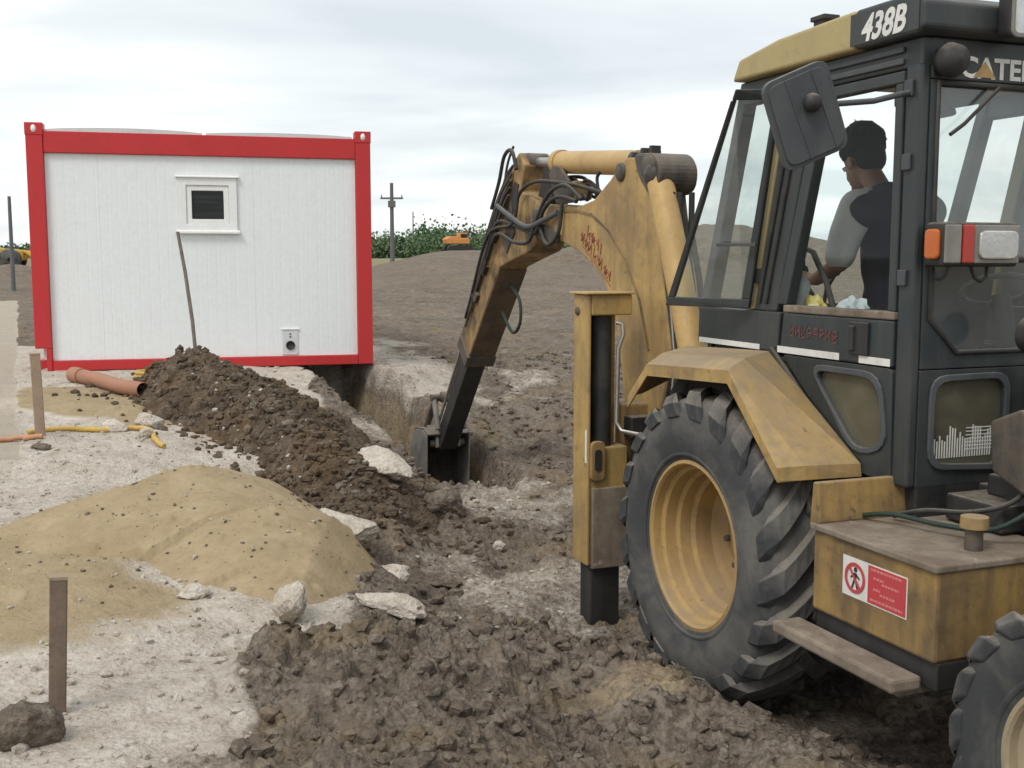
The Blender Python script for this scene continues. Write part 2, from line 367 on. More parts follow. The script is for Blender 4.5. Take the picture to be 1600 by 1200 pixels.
# ------------------------------------------------------------------ terrain
def hsh(ix, iy, seed):
    h = (ix.astype(np.int64) * 374761393 + iy.astype(np.int64) * 668265263 + seed * 1442695041) & 0xFFFFFFFF
    h = ((h ^ (h >> 13)) * 1274126177) & 0xFFFFFFFF
    return ((h ^ (h >> 16)) & 0xFFFFFF) / float(0xFFFFFF)
def vnoise(x, y, seed):
    xi, yi = np.floor(x), np.floor(y); fx, fy = x - xi, y - yi
    fx = fx * fx * fx * (fx * (fx * 6 - 15) + 10); fy = fy * fy * fy * (fy * (fy * 6 - 15) + 10)
    a, b_ = hsh(xi, yi, seed), hsh(xi + 1, yi, seed); c, d = hsh(xi, yi + 1, seed), hsh(xi + 1, yi + 1, seed)
    return (a * (1 - fx) + b_ * fx) * (1 - fy) + (c * (1 - fx) + d * fx) * fy - .5
def fbm(x, y, size, octv, seed, gain=.5):
    s = np.zeros_like(x); a = 1.0; f = 1.0 / size
    for o in range(octv):
        c_, s_ = math.cos(o * 1.1), math.sin(o * 1.1)
        s += a * vnoise((x * c_ - y * s_) * f + o * 17.3, (x * s_ + y * c_) * f - o * 9.1, seed + o); a *= gain; f *= 2.03
    return s
def lumps(x, y, size, seed, keep=.6):
    # half-buried rounded clods: a height in units of their own size
    xs, ys = x / size, y / size; xi, yi = np.floor(xs), np.floor(ys); best = np.zeros_like(x)
    for dx in (-1, 0, 1):
        for dy in (-1, 0, 1):
            cx_, cy_ = xi + dx, yi + dy
            px, py = cx_ + hsh(cx_, cy_, seed), cy_ + hsh(cx_, cy_, seed + 1); r = .18 + .42 * hsh(cx_, cy_, seed + 2) ** 1.5
            on = hsh(cx_, cy_, seed + 3) < keep
            ax = .65 + .7 * hsh(cx_, cy_, seed + 4)
            d2 = ((xs - px) * ax) ** 2 + ((ys - py) / ax) ** 2
            best = np.maximum(best, np.where(on, np.sqrt(np.maximum(r * r - d2, 0)), 0))
    return best * size
def sstep(a, b, x):
    t = np.clip((x - a) / (b - a), 0, 1); return t * t * (3 - 2 * t)
def seg_dist(x, y, pts):
    # distance to a polyline and the value (third coordinate) at the nearest point
    bd = np.full_like(x, 1e9); bz = np.zeros_like(x)
    for (x0, y0, z0), (x1, y1, z1) in zip(pts[:-1], pts[1:]):
        dx, dy = x1 - x0, y1 - y0; t = np.clip(((x - x0) * dx + (y - y0) * dy) / (dx * dx + dy * dy), 0, 1)
        d = np.hypot(x - x0 - t * dx, y - y0 - t * dy); m = d < bd
        bd = np.where(m, d, bd); bz = np.where(m, z0 + t * (z1 - z0), bz)
    return bd, bz
def poly_sd(x, y, poly):
    # signed distance, positive inside
    ins = np.zeros(x.shape, bool); bd = np.full_like(x, 1e9); n = len(poly)
    for i in range(n):
        x0, y0 = poly[i]; x1, y1 = poly[(i + 1) % n]; dx, dy = x1 - x0, y1 - y0
        t = np.clip(((x - x0) * dx + (y - y0) * dy) / (dx * dx + dy * dy), 0, 1)
        bd = np.minimum(bd, np.hypot(x - x0 - t * dx, y - y0 - t * dy))
        if dy != 0:
            cross = ((y0 > y) != (y1 > y)) & (x < dx * (y - y0) / dy + x0); ins ^= cross
    return np.where(ins, bd, -bd)
CP = np.array([(0,0,.45),(-1.5,3.3,.5),(-2,4.3,.52),(-.85,3.4,.48),(-3,6,.6),(-3,8.3,.68),(-5,8,.76),(-5,11.5,.82),(-3.3,12,.82),(-1.6,12.4,.80),(-3,14,.82),(-4.3,10.9,.80),(-3.3,9.9,.77),
 (-1.9,8.6,.58),(-1.3,7,.40),(-.95,5.6,.40),(-.6,4.4,.38),(.9,4.6,.0),(1.5,3,.02),(1.85,5.4,0),(.8,5,0),(1.9,4.0,0),(2.5,3,0),(.43,6,0),(0,7,.10),(-.5,7.8,.22),(0,9,.24),(.6,10,.30),(0,12,.46),(2,9,.22),(3,8,.1),(4,6,0),(4,3,0),
 (4,12,.4),(0,16,.62),(4,18,.65),(-8,12,.78),(-8,6,.7),(-6,3,.6),(-3,1,.52),(2,0,.1),(3.5,1,0),(1.2,1.5,.2),(-1.6,6.2,.5),(-2.3,5.2,.56),(-1.3,5.0,.46),(.2,5.3,.05),(-.2,5.9,.15),(-5.0,12.5,.82),(-2,13,.8),(-.9,11.5,.55)], float)
CLAY_RIDGE = [(-.75,3.3,.46),(-.68,4.2,.48),(-.2,4.75,.40),(.15,4.75,.34),(.42,4.55,.32),(.72,4.15,.31),(1.0,3.8,.29),(1.2,3.3,.28),(1.35,2.6,.25)]
TRENCH = [(-2.2,13.0,0),(-1.62,11.9,0),(-.66,10.0,0),(-.25,8.35,0)]
CHALK_A = [(-.70,2),(-.74,3.18),(-.88,3.75),(-.92,4.35),(-.75,5.0),(-1.15,6.4),(-1.5,8),(-1.75,10),(-2.1,12.2),(-2,17),(-14,17),(-14,-3),(-.7,-3)]
CHALK_B = [(-3,20),(-1.2,17.5),(-.35,13.2),(-.2,10.3),(-.75,9.6),(-1.2,11.2),(-1.9,12.6)]
CHALK_C = [(-.2,6.7),(.55,6.9),(.5,5.5),(.1,5.4)]
CHALK_D = [(-.35,8.3),(.5,9.4),(.75,8.3),(.3,7.3),(-.3,7.5)]
ROAD = [(-3.35,7.5),(-5.35,12.0),(-11,25),(-19,25),(-19,7.6)]
SAND_L = [(-1.3,4.55),(-1.5,5.6),(-2.1,6.1),(-2.8,5.5),(-3.2,4.2),(-2.2,4.0)]
SAND_P = [(-4.6,9.6),(-4.6,10.6),(-3.4,10.4),(-2.6,9.2),(-3.0,8.7)]
SAND_F = [(.25,4.9),(.45,5.0),(.80,4.55),(.68,4.25),(.4,4.3)]
def terrain(x, y, micro=True):
    R = np.hypot(x, y)
    num = np.zeros_like(x); den = np.zeros_like(x)
    for cx_, cy_, cz_ in CP:
        w_ = 1.0 / (((x - cx_) ** 2 + (y - cy_) ** 2) + .06) ** 2; num += w_ * cz_; den += w_
    near = num / den
    far = .62 + .75 * sstep(14, 38, R) + .75 * sstep(50, 150, R)
    far += sstep(-8.5, -2.6, x * 50 / np.maximum(R, 1)) * (1.02 + .42 * sstep(0, 14, x)) * np.exp(-((R - 50) / 9) ** 2) * (y > 0)
    far += sstep(30, 60, R) * .25 * fbm(x, y, 14, 3, 91)
    z = near + (far - near) * sstep(13, 20, R)
    # a bank of churned clay beside the machine
    d, rz = seg_dist(x, y, CLAY_RIDGE)
    wgt = np.exp(-(d / .42) ** 2); z = z + np.maximum(rz - z, 0) * wgt
    # the trench
    d, _ = seg_dist(x, y, TRENCH)
    d = d + .10 * fbm(x, y, .5, 3, 33)
    ty = (y - 8.35); zb = .24 - .72 * sstep(0, 2.0, ty)
    m = sstep(.43, .28, d) * (y > 7.6) * (y < 13.2)
    z = z + (np.minimum(zb, z) - z) * m
    # zones
    wob = .16 * fbm(x, y, .6, 4, 11)
    ch = np.maximum.reduce([sstep(-.12, .12, poly_sd(x, y, CHALK_A) + wob), sstep(-.6, .6, poly_sd(x, y, CHALK_B) + 3 * wob) * .66,
                            sstep(-.2, .2, poly_sd(x, y, CHALK_C) + 2 * wob) * .5, sstep(-.3, .3, poly_sd(x, y, CHALK_D) + 2 * wob) * .5])
    ch = ch * (1 - .85 * sstep(.05, .5, m + .4 * fbm(x, y, .8, 2, 35))); ch = ch * sstep(24, 17, R); ch = np.clip(ch - .45 * np.maximum(fbm(x, y, .8, 4, 73), 0) * (x > -2.4), 0, 1)
    ch = np.maximum(ch, .36 * sstep(.5, .8, .5 + fbm(x * .22, y + .3 * x, .9, 4, 77)) * sstep(11, 15, R) * sstep(46, 30, R))
    ch = np.maximum(ch, sstep(.56, .95, .55 + fbm(x, y, 1.4, 4, 71)) * .54 * (R < 14))
    ch = np.maximum(ch, .6 * sstep(-.40, -.45, x / np.maximum(R, .1)) * sstep(15, 20, R) * sstep(60, 45, R) * (y > 0))
    sa = np.maximum.reduce([sstep(-.5, .5, poly_sd(x, y, SAND_L) + 3 * wob) * .8, sstep(-.3, .3, poly_sd(x, y, SAND_P) + 2 * wob) * .8, sstep(-.22, .2, poly_sd(x, y, SAND_F) + 2.5 * wob) * .56, .52 * sstep(.03, .3, m) * sstep(9.2, 10, y)])
    ro = sstep(-.05, .05, poly_sd(x, y, ROAD) + .3 * wob)
    gr = sstep(52, 66, R + 60 * fbm(x, y, 20, 3, 55)) * sstep(2, -4, x - 2 * (R - 60) / 40) ; gr = np.maximum(gr, sstep(75, 90, R))
    if micro:
        rough = np.clip(1 - ch - sa - ro, 0, 1) * (1 - sstep(60, 90, R))
        damp = sstep(3.2, 1.2, np.abs((x - 1.85) * .932 + (y - 5.36) * .3626)) * sstep(1.6, .6, np.abs(y - 4.2)) * (x > .9)
        rough = rough * (1 - .6 * damp)
        und = fbm(x, y, 1.6, 3, 5)
        z = z + (.075 * rough + .02) * und * (R < 60)
        fine = sstep(26, 10, R)
        z = z + fine * (rough * (.115 * fbm(x, y, .34, 4, 21, .55) + .65 * lumps(x, y, .16, 41, .4) + .85 * lumps(x, y, .062, 47, .5) + .5 * lumps(x, y, .30, 43, .25) + 1.0 * lumps(x, y, .034, 49, .75) * (R < 9))
                        + ch * (.018 * fbm(x, y, .3, 4, 23) + .35 * lumps(x, y, .07, 61, .3) * (1 - .5 * rough)) + sa * .012 * fbm(x, y, .3, 4, 25))
        # furrows left by tyres on the brown field
        z = z + (1 - fine) * rough * .06 * fbm(x * .3, y, .8, 3, 87) * sstep(60, 40, R)
        z = np.where(ro > .5, z * (1) - .01, z)
    return z, ch, sa, ro, gr
# one sheet, finer towards the front of the camera
ang = np.concatenate([np.linspace(-34, 34, 720), np.linspace(34, 326, 74)[1:-1]]); ang = np.radians(ang)
rad = np.concatenate([np.linspace(.2, 2.2, 14)[:-1], np.exp(np.linspace(math.log(2.2), math.log(30), 800)), np.exp(np.linspace(math.log(30), math.log(4500), 130))[1:]])
A_, R_ = np.meshgrid(ang, rad); X = R_ * np.sin(A_); Y = R_ * np.cos(A_)
Z, ch, sa, ro, gr = terrain(X.ravel(), Y.ravel())
nr, na = X.shape; idx = np.arange(nr * na).reshape(nr, na); nx = np.roll(idx, -1, axis=1)
F_ = np.stack([idx[:-1], nx[:-1], nx[1:], idx[1:]], -1).reshape(-1, 4)[:, ::-1]
ground = mesh_np('ground', np.stack([X.ravel(), Y.ravel(), Z], 1), F_, M_earth); tag(ground, kind='structure')
ca = ground.data.color_attributes.new('zone', 'FLOAT_COLOR', 'POINT')
ca.data.foreach_set('color', np.stack([ch, sa, ro, gr], 1).astype(np.float32).ravel())
def gz(x, y):
    return float(terrain(np.array([float(x)]), np.array([float(y)]))[0][0])
# the heaps, lying on the ground
SPOIL = [(-3.15,10.75,1.0),(-2.95,10.3,1.10),(-2.1,9.2,.97),(-1.45,8.2,.74),(-1.1,7.5,.62),(-1.0,7.1,.42)]
SANDR = [(-2.9,4.9,.56),(-2.6,5.6,.62),(-1.8,6.2,.83),(-1.35,5.8,.71),(-1.08,5.3,.54),(-1.0,4.85,.44)]
def spoil_h(x, y):
    d, rz = seg_dist(x, y, SPOIL); d = d + .12 * fbm(x, y, .7, 3, 301)
    return rz - .68 * (np.sqrt(np.maximum(d, 0) ** 2 + .14 ** 2) - .14) + .10 * fbm(x, y, .5, 4, 303, .55) + .75 * lumps(x, y, .17, 311, .6) + .8 * lumps(x, y, .065, 313, .7)
def sand_h(x, y):
    d, rz = seg_dist(x, y, SANDR); d = d + .1 * fbm(x, y, .9, 3, 321)
    return rz - .47 * (np.sqrt(np.maximum(d, 0) ** 2 + .28 ** 2) - .28) - .5 * np.maximum(d - .55, 0) - .5 * np.maximum(x + .98, 0) + .02 * fbm(x, y, .35, 4, 323) + .5 * lumps(x, y, .06, 331, .12)
def heap(name, fn, x0, x1, y0, y1, step, m):
    xs = np.arange(x0, x1, step); ys = np.arange(y0, y1, step); X, Y = np.meshgrid(xs, ys); xf, yf = X.ravel(), Y.ravel()
    base = terrain(xf, yf)[0]; h = fn(xf, yf); on = (h > base - .05).reshape(X.shape); z = np.maximum(h, base - .06)
    ny, nx_ = X.shape; idx = np.arange(ny * nx_).reshape(ny, nx_)
    keep = on[:-1, :-1] | on[1:, :-1] | on[:-1, 1:] | on[1:, 1:]
    F = np.stack([idx[:-1, :-1], idx[:-1, 1:], idx[1:, 1:], idx[1:, :-1]], -1)[keep]
    used = np.unique(F); mp_ = np.full(ny * nx_, -1); mp_[used] = np.arange(len(used))
    return mesh_np(name, np.stack([xf, yf, z], 1)[used], mp_[F], m)
tag(heap('spoil_heap', spoil_h, -4.4, -.2, 6.2, 11.7, .013, M_spoil), 'long heap of dark brown clods dug out beside the trench', 'soil heap')
tag(heap('sand_heap', sand_h, -3.6, -.2, 4.2, 7.3, .012, M_sand), 'low smooth heap of tan sand in front of the brown spoil', 'sand heap')
def surf(x, y):
    x = np.atleast_1d(np.asarray(x, float)); y = np.atleast_1d(np.asarray(y, float))
    return np.maximum.reduce([terrain(x, y)[0], spoil_h(x, y), sand_h(x, y)])
def sz(x, y): return float(surf(x, y)[0])
# loose clods and crumbs: nobody could count them
ico = bmesh.new(); bmesh.ops.create_icosphere(ico, subdivisions=1, radius=1); IV = np.array([v.co[:] for v in ico.verts]); IF = np.array([[v.index for v in f.verts] for f in ico.faces]); ico.free()
def scatter(name, n, sampler, smin, smax, m, label, cat, power=2.5):
    P = sampler(n); P = P[:n]; n = len(P); z = surf(P[:, 0], P[:, 1])
    s = smin + (smax - smin) * rng.random(n) ** power
    V = IV[None] * (1 + .32 * (rng.random((n, len(IV), 1)) - .5) * 2)
    V = V * (s[:, None] * (.7 + .6 * rng.random((n, 3))) * np.array([1, 1, .75]))[:, None, :]
    a = rng.random(n) * 2 * PI; c_, s_ = np.cos(a)[:, None], np.sin(a)[:, None]
    x = V[:, :, 0] * c_ - V[:, :, 1] * s_; y = V[:, :, 0] * s_ + V[:, :, 1] * c_
    V = np.stack([x + P[:, :1], y + P[:, 1:2], V[:, :, 2] + (z + s * .2)[:, None]], -1)
    F = IF[None] + (np.arange(n) * len(IV))[:, None, None]
    o = mesh_np(name, V.reshape(-1, 3), F.reshape(-1, 3), m, smooth=False); tag(o, label, cat, kind='stuff'); return o
def in_front(xmin, xmax, ymin, ymax, cond):
    def f(n):
        res = []
        for _ in range(12):
            u = ymin * (ymax / ymin) ** rng.random(n * 3); x = rng.uniform(xmin, xmax, n * 3)
            k = (np.abs(x) < .56 * u) & cond(x, u); res.append(np.stack([x[k], u[k]], 1))
            if sum(map(len, res)) >= n: break
        return np.concatenate(res)[:n]
    return f
def is_soil(x, y):
    _, c, s, r, g = terrain(x, y, False); sp_ = spoil_h(x, y) > terrain(x, y)[0]; return (((c + s + r) < .45) & (sand_h(x, y) < terrain(x, y)[0])) | sp_
def is_chalk(x, y):
    _, c, s, r, g = terrain(x, y, False); return ((c - s - r) > .45) & (sand_h(x, y) < terrain(x, y)[0])
scatter('soil_clods', 9500, in_front(-3.6, 3.2, 2.6, 16, is_soil), .003, .045, M_soil, 'loose brown clods and crumbs strewn over the churned clay', 'soil clods', 3.2)
scatter('chalk_pebbles', 2600, in_front(-5, 2.5, 2.6, 15, is_chalk), .004, .026, M_chalk, 'loose white chalk pebbles strewn over the pale ground', 'pebbles', 3.0)
def rnd_sp(n):
    t = rng.random(n); k = (t * (len(SPOIL) - 1)).astype(int); f_ = t * (len(SPOIL) - 1) - k; S = np.array(SPOIL)
    p = S[k, :2] * (1 - f_)[:, None] + S[k + 1, :2] * f_[:, None]; return p + rng.normal(0, .38, (n, 2))
def rnd_sand(n): return np.array([-1.6, 5.6]) + rng.normal(0, 1, (n, 2)) * np.array([.7, .55])
scatter('sand_crumbs', 260, rnd_sand, .003, .014, M_soil, 'small dark crumbs scattered over the sand heap', 'soil clods', 3.0)
scatter('sand_pebbles', 110, rnd_sand, .003, .018, M_chalk, 'small white pebbles scattered over the sand heap', 'pebbles', 3.0)
scatter('spoil_crumbs', 2600, rnd_sp, .006, .05, M_spoil, 'dark crumbs and lumps covering the spoil heap', 'soil clods')

# single rocks
def rock(x, y, size, rz, m, label, seed, tilt=(0, 0), sink=.25, n=2, jag=.3):
    r_ = random.Random(seed); bm = bmesh.new(); bmesh.ops.create_icosphere(bm, subdivisions=4, radius=1)
    dirs = [(Vector((r_.gauss(0, 1), r_.gauss(0, 1), r_.gauss(0, 1))).normalized(), r_.uniform(.55, .95)) for _ in range(11)]
    for v in bm.verts:
        p = v.co.copy()
        for d_, k_ in dirs:
            q = p.dot(d_)
            if q > k_: p -= d_ * (q - k_) * .85
        o3 = Vector((seed * 3.1, seed * 1.7, 0)); s_ = 1 + jag * (.45 * mnoise.noise(p * 2.1 + o3) + .28 * mnoise.noise(p * 5.3 + o3) + .16 * mnoise.noise(p * 12.7 + o3))
        v.co = p * s_
    for f_ in bm.faces: f_.smooth = True
    me = bpy.data.meshes.new('rock'); bm.to_mesh(me); bm.free(); me.materials.append(m)
    o = bpy.data.objects.new('rock', me); col.objects.link(o); o.scale = size; o.rotation_euler = (tilt[0], tilt[1], rz)
    o.location = (x, y, sz(x, y) + size[2] * (1 - 2 * sink)); tag(o, label, 'rock', 'loose rocks on the site'); return o
rock(-1.52, 3.38, (.115, .10, .085), .3, M_rock_b, 'dark brown rounded clod at the bottom left corner near the stake', 1, sink=.2)
rock(-.98, 4.78, (.13, .07, .09), 2.2, M_rock_w, 'upright white chalk lump at the foot of the sand heap', 3, (.2, .35), .2)
rock(-.56, 5.0, (.19, .085, .06), -.55, M_rock_w, 'long white chalk slab between the sand heap and brown clay', 4, (.1, .1), .3)
rock(-.88, 7.65, (.30, .13, .10), -.75, M_rock_w, 'pale tilted slab at the near lip of the trench by the bucket', 5, (.25, .2), .2)
rock(-.47, 7.62, (.19, .14, .11), -.3, M_rock_b, 'smooth brown boulder lying just below the digging bucket', 6, (0, .2), .25)
rock(-1.78, 7.15, (.075, .06, .055), .2, M_rock_w, 'small white stone between the sand heap and the spoil heap', 7)
rock(-2.86, 8.75, (.12, .085, .09), .9, M_rock_w, 'white stone half buried at the left foot of the spoil heap', 8, (.3, .2))
rock(-3.05, 8.5, (.13, .08, .06), 2.5, M_rock_w, 'pale flat stone left of the spoil heap beside the yellow hose', 9)
rock(-.93, 6.2, (.27, .14, .07), -.5, M_rock_w, 'flat chalky slab at the right foot of the sand heap', 10, (.1, .15), .3)
rock(-.66, 5.95, (.13, .10, .07), .4, M_rock_w, 'chalky chunk right of the flat slab below the trench', 11, sink=.3)
rock(-.42, 6.35, (.13, .08, .05), .1, M_rock_b, 'flat brown stone on the grey clay before the trench', 12, sink=.3)
rock(-1.46, 5.0, (.085, .06, .045), -.3, M_rock_w, 'white stone on the edge of the chalk in front of the sand', 13, sink=.3)
rock(-3.30, 7.75, (.07, .05, .035), .2, M_rock_b, 'dark grey stone on the chalk right of the far stake', 14, sink=.3)
rock(-.08, 7.2, (.05, .045, .04), .6, M_rock_w, 'small white stone on the brown clay left of the stabiliser', 15)
rock(-2.72, 8.2, (.075, .06, .05), 1.7, M_rock_w, 'pale stone beside the end of the yellow hose', 16)

# ------------------------------------------------------------------ background: wood, poles, far machines
def far_wood():
    V = []; n_tree = 300; quads = 420
    for i in range(n_tree):
        r_ = rng.uniform(150, 205); a_ = rng.uniform(-.70, .06)
        x = r_ * math.sin(a_); y = r_ * math.cos(a_)
        side = 1.0 if a_ > -.30 else .45
        h = rng.uniform(2.2, 3.9) * side + (1.3 * math.exp(-((a_ + .055) / .03) ** 2)) + .5
        rx = rng.uniform(2.2, 4.4); z0 = 1.75
        u = rng.normal(size=(quads, 3)); u /= np.linalg.norm(u, axis=1)[:, None]; u *= (rng.random(quads) ** .4)[:, None] * (1 + .25 * rng.normal(size=(quads, 1)))
        c = np.stack([x + u[:, 0] * rx, y + u[:, 1] * rx, z0 + h * .52 + u[:, 2] * h * .5], 1)
        d1 = rng.normal(size=(quads, 3)); d1 /= np.linalg.norm(d1, axis=1)[:, None]; d2 = np.cross(d1, rng.normal(size=(quads, 3))); d2 /= np.linalg.norm(d2, axis=1)[:, None]
        s = rng.uniform(.09, .24, (quads, 1))
        V.append(np.stack([c - d1 * s - d2 * s * .6, c + d1 * s - d2 * s * .7, c + d1 * s * .7 + d2 * s, c - d1 * s + d2 * s * .5], 1))
    V = np.concatenate(V).reshape(-1, 3); F = np.arange(len(V)).reshape(-1, 4)
    tag(mesh_np('far_wood', V, F, M_leaf, smooth=False), 'dark green belt of trees along the horizon behind the site', 'trees', kind='stuff')
far_wood()
def utility_pole(x, y, h, r, label, arms=True):
    z0 = gz(x, y); p = empty('utility_pole', (x, y, z0)); tag(p, label, 'pole')
    MB().cyl((0, 0, -.3), (0, 0, h), r, r * .7, 8).build('shaft', M_pole, p)
    if arms:
        MB().box((-.9, -.06, h * .80), (.9, .06, h * .80 + .14)).build('crossarm', M_pole, p)
        MB().box((-.28, -.22, h * .70), (.28, .22, h * .78)).build('transformer', M_pole, p)
        for s in (-.8, 0.0, .8): MB().cyl((s, 0, h * .80 + .1), (s, 0, h * .80 + .36), .05, .03, 6).build('insulator', M_pole, p)
utility_pole(-9.55, 90, 6.35, .19, 'grey utility pole with a crossarm beside the white cabin')
utility_pole(-14.0, 160, 6.6, .11, 'thin distant pole among the trees right of the larger pole', False)
utility_pole(-12.42, 28, 2.35, .06, 'thin dark post left of the white cabin', False)

def far_excavator():
    x, y = -2.45, 51.0; e_ = empty('orange_excavator', (x, y, gz(x, y) - .02), .4); e_.scale = (.62, .62, .62); tag(e_, 'small orange excavator behind the brown soil bank', 'excavator')
    MB().box((-.85, -.5, .55), (.75, .5, .95)).prism([(-.95, .55), (-1.05, .9), (-.7, 1.1), (-.1, 1.1), (-.05, .55)], -.48, .48).build('engine_housing', M_orange, e_, .05)
    MB().box((-.05, -.45, .9), (.6, .15, 1.35)).build('cab', M_orange, e_, .05)
    MB().box((.08, -.46, 1.0), (.55, -.44, 1.27)).build('cab_window', M_pane, e_)
    for s in (-.55, .33): MB().prism(round_poly([(-.95, 0), (.95, 0), (.95, .42), (-.95, .42)], .2), s, s + .24).build('track', M_blk2, e_)
    MB().tube([(.5, .3, .7), (1.0, .3, 1.5), (1.5, .3, 1.25)], .1, 8).build('arm', M_blk2, e_)
far_excavator()
def far_loader():
    x, y = -26.0, 56.0; z0 = gz(x, y); e_ = empty('yellow_loader', (x, y, z0), .25); tag(e_, 'yellow wheel loader far off at the left edge', 'loader')
    MB().prism([(-2.4, .55), (-2.4, 1.25), (-.8, 1.35), (-.2, 1.2), (1.7, 1.0), (1.7, .5)], -.7, .7).build('body', M_yfar, e_, .05)
    MB().box((-1.0, -.55, 1.3), (.1, .55, 2.0)).build('cab', M_blk2, e_, .05)
    MB().box((-1.05, -.6, 2.0), (.15, .6, 2.08)).build('roof', M_yfar, e_)
    for xx in (-1.4, 1.1):
        for s in (-1, 1): MB().lathe([(.1, -.2), (.45, -.2), (.55, -.1), (.55, .1), (.45, .2), (.1, .2)], 20, Matrix.Translation((xx, s * .72, .55))).build('wheel', M_tyre, e_)
    MB().prism([(2.2, .2), (3.0, .15), (2.7, .4), (2.5, .95), (2.2, .95)], -1.05, 1.05).build('bucket', M_yfar, e_)
    MB().tube([(.6, .4, 1.0), (1.8, .4, .9), (2.3, .4, .5)], .12, 8).tube([(.6, -.4, 1.0), (1.8, -.4, .9), (2.3, -.4, .5)], .12, 8).build('lift_arm', M_yfar, e_)
far_loader()
def far_mounds():
    for (x, y, rx, ry, h, lab) in ((-21.5, 47, 3.6, 2, .5, 'low rubble bank far off behind the road at the left edge'), (7, 44, 6, 3, .9, 'brown bank of dug soil behind the yellow boom')):
        xs = np.linspace(-1, 1, 60); X_, Y_ = np.meshgrid(xs, xs); g = np.maximum(1 - X_ ** 2 - Y_ ** 2, 0) ** .8
        xf, yf = (x + X_ * rx).ravel(), (y + Y_ * ry).ravel()
        z = terrain(xf, yf, False)[0] - .1 + (g.ravel() * h * (1 + .5 * fbm(xf, yf, 1.6, 4, 401)))
        i_ = np.arange(3600).reshape(60, 60); F = np.stack([i_[:-1, :-1], i_[:-1, 1:], i_[1:, 1:], i_[1:, :-1]], -1).reshape(-1, 4)
        tag(mesh_np('soil_bank', np.stack([xf, yf, z], 1), F, M_soil), lab, 'soil bank')
far_mounds()

# ------------------------------------------------------------------ white site cabin with red frame
CA = math.atan2(.88, 3.43); cab = empty('site_cabin', (-5.02, 11.755, .822), CA)
tag(cab, 'white container cabin with a red steel frame and one small window', 'cabin')
W, H, D = 3.56, 2.575, 6.0
PW = .165
for (x0, y0, cut) in ((0, 0, True), (W - PW, 0, False), (0, D - PW, False), (W - PW, D - PW, False)):
    m = MB()
    if cut: m.box((x0, y0, .24), (x0 + PW, y0 + PW, H)).box((x0 + .11, y0 + .002, 0), (x0 + PW, y0 + PW, .238))
    else: m.box((x0, y0, 0), (x0 + PW, y0 + PW, H))
    p = m.build('corner_post', M_red, cab, .008)
    MB().box((x0 - .006, y0 - .006, H - .12), (x0 + PW + .006, y0 + PW + .006, H + .008)).build('corner_casting', M_red, p, .008)
    c_ = MB().lathe([(.0, -.009), (.026, -.009), (.026, .0)], 16, Matrix.Translation((x0 + PW / 2, y0, H - .055)) @ Matrix.Scale(1.5, 4, (0, 0, 1))); c_.build('lifting_hole', M_trim, p)
for y0 in (0.012, D - .13):
    MB().box((PW + .002, y0, H - .295), (W - PW - .002, y0 + .12, H - .075)).build('top_rail', M_red, cab, .006)
    MB().box((PW + .002, y0, .0), (W - PW - .002, y0 + .12, .105)).build('bottom_rail', M_red, cab, .006)
for x0 in (0.012, W - .13):
    MB().box((x0, PW + .002, H - .295), (x0 + .118, D - PW - .002, H - .075)).build('top_rail', M_red, cab, .006)
    MB().box((x0, PW + .002, 0), (x0 + .118, D - PW - .002, .105)).build('bottom_rail', M_red, cab, .006)
# wall panels with their fine vertical profile
def wall_panel(a, b, z0, z1, holes=None):
    pts = []; x = a; k = 0
    while x < b - 1e-4:
        pts += [(x, .0), (min(x + .085, b), .0)]
        if x + .1 < b: pts += [(x + .088, .0010), (x + .097, .0010)]
        x += .1
    if pts[-1][0] < b - 1e-5: pts.append((b, .0))
    poly = [(p[0], .055 + p[1]) for p in pts] + [(b, .11), (a, .11)]
    m = MB()
    for (q0, q1) in holes or [(z0, z1)]: m.prism(poly, q0, q1, 'xy')
    return m
zt, zb_ = H - .297, .107
seams = [PW + .003, .69, 2.28, W - PW - .003]
for a, b in zip(seams[:-1], seams[1:]):
    a, b = a + .0005, b - .0005
    if a < 1.5 < b:
        m = wall_panel(a, 1.49, zb_, zt)
        for q_, hl_ in (((1.49, 2.11), [(zb_, 1.465), (2.055, zt)]), ((2.11, b), None)):
            k_ = wall_panel(q_[0], q_[1], zb_, zt, hl_); m.add(k_.v, k_.f)
    else: m = wall_panel(a, b, zb_, zt)
    m.build('wall_panel', M_white, cab)
for k in range(5):
    y0 = PW + (D - 2 * PW) / 5 * k
    for xx in (.06, W - .11): MB().box((xx, y0 + .002, zb_), (xx + .05, y0 + (D - 2 * PW) / 5 - .002, zt)).build('wall_panel', M_white, cab)
MB().box((PW + .01, D - .1, zb_), (W - PW - .01, D - .05, zt)).build('wall_panel', M_white, cab)
for k, (x0, x1, hh) in enumerate(((.18, W * .5 - .02, .03), (W * .5 + .02, W - .2, .022))):
    n = 9; prof = [(x0 + (x1 - x0) * i / n, H - .075 + .02 + hh * math.sin(PI * i / n) ** .7) for i in range(n + 1)] + [(x1, H - .078), (x0, H - .078)]
    MB().prism(prof, .03, D - .03).build('roof_panel', M_roofg, cab)
MB().box((.17, .17, .11), (W - .17, D - .17, .16)).build('floor_deck', M_roofg, cab)
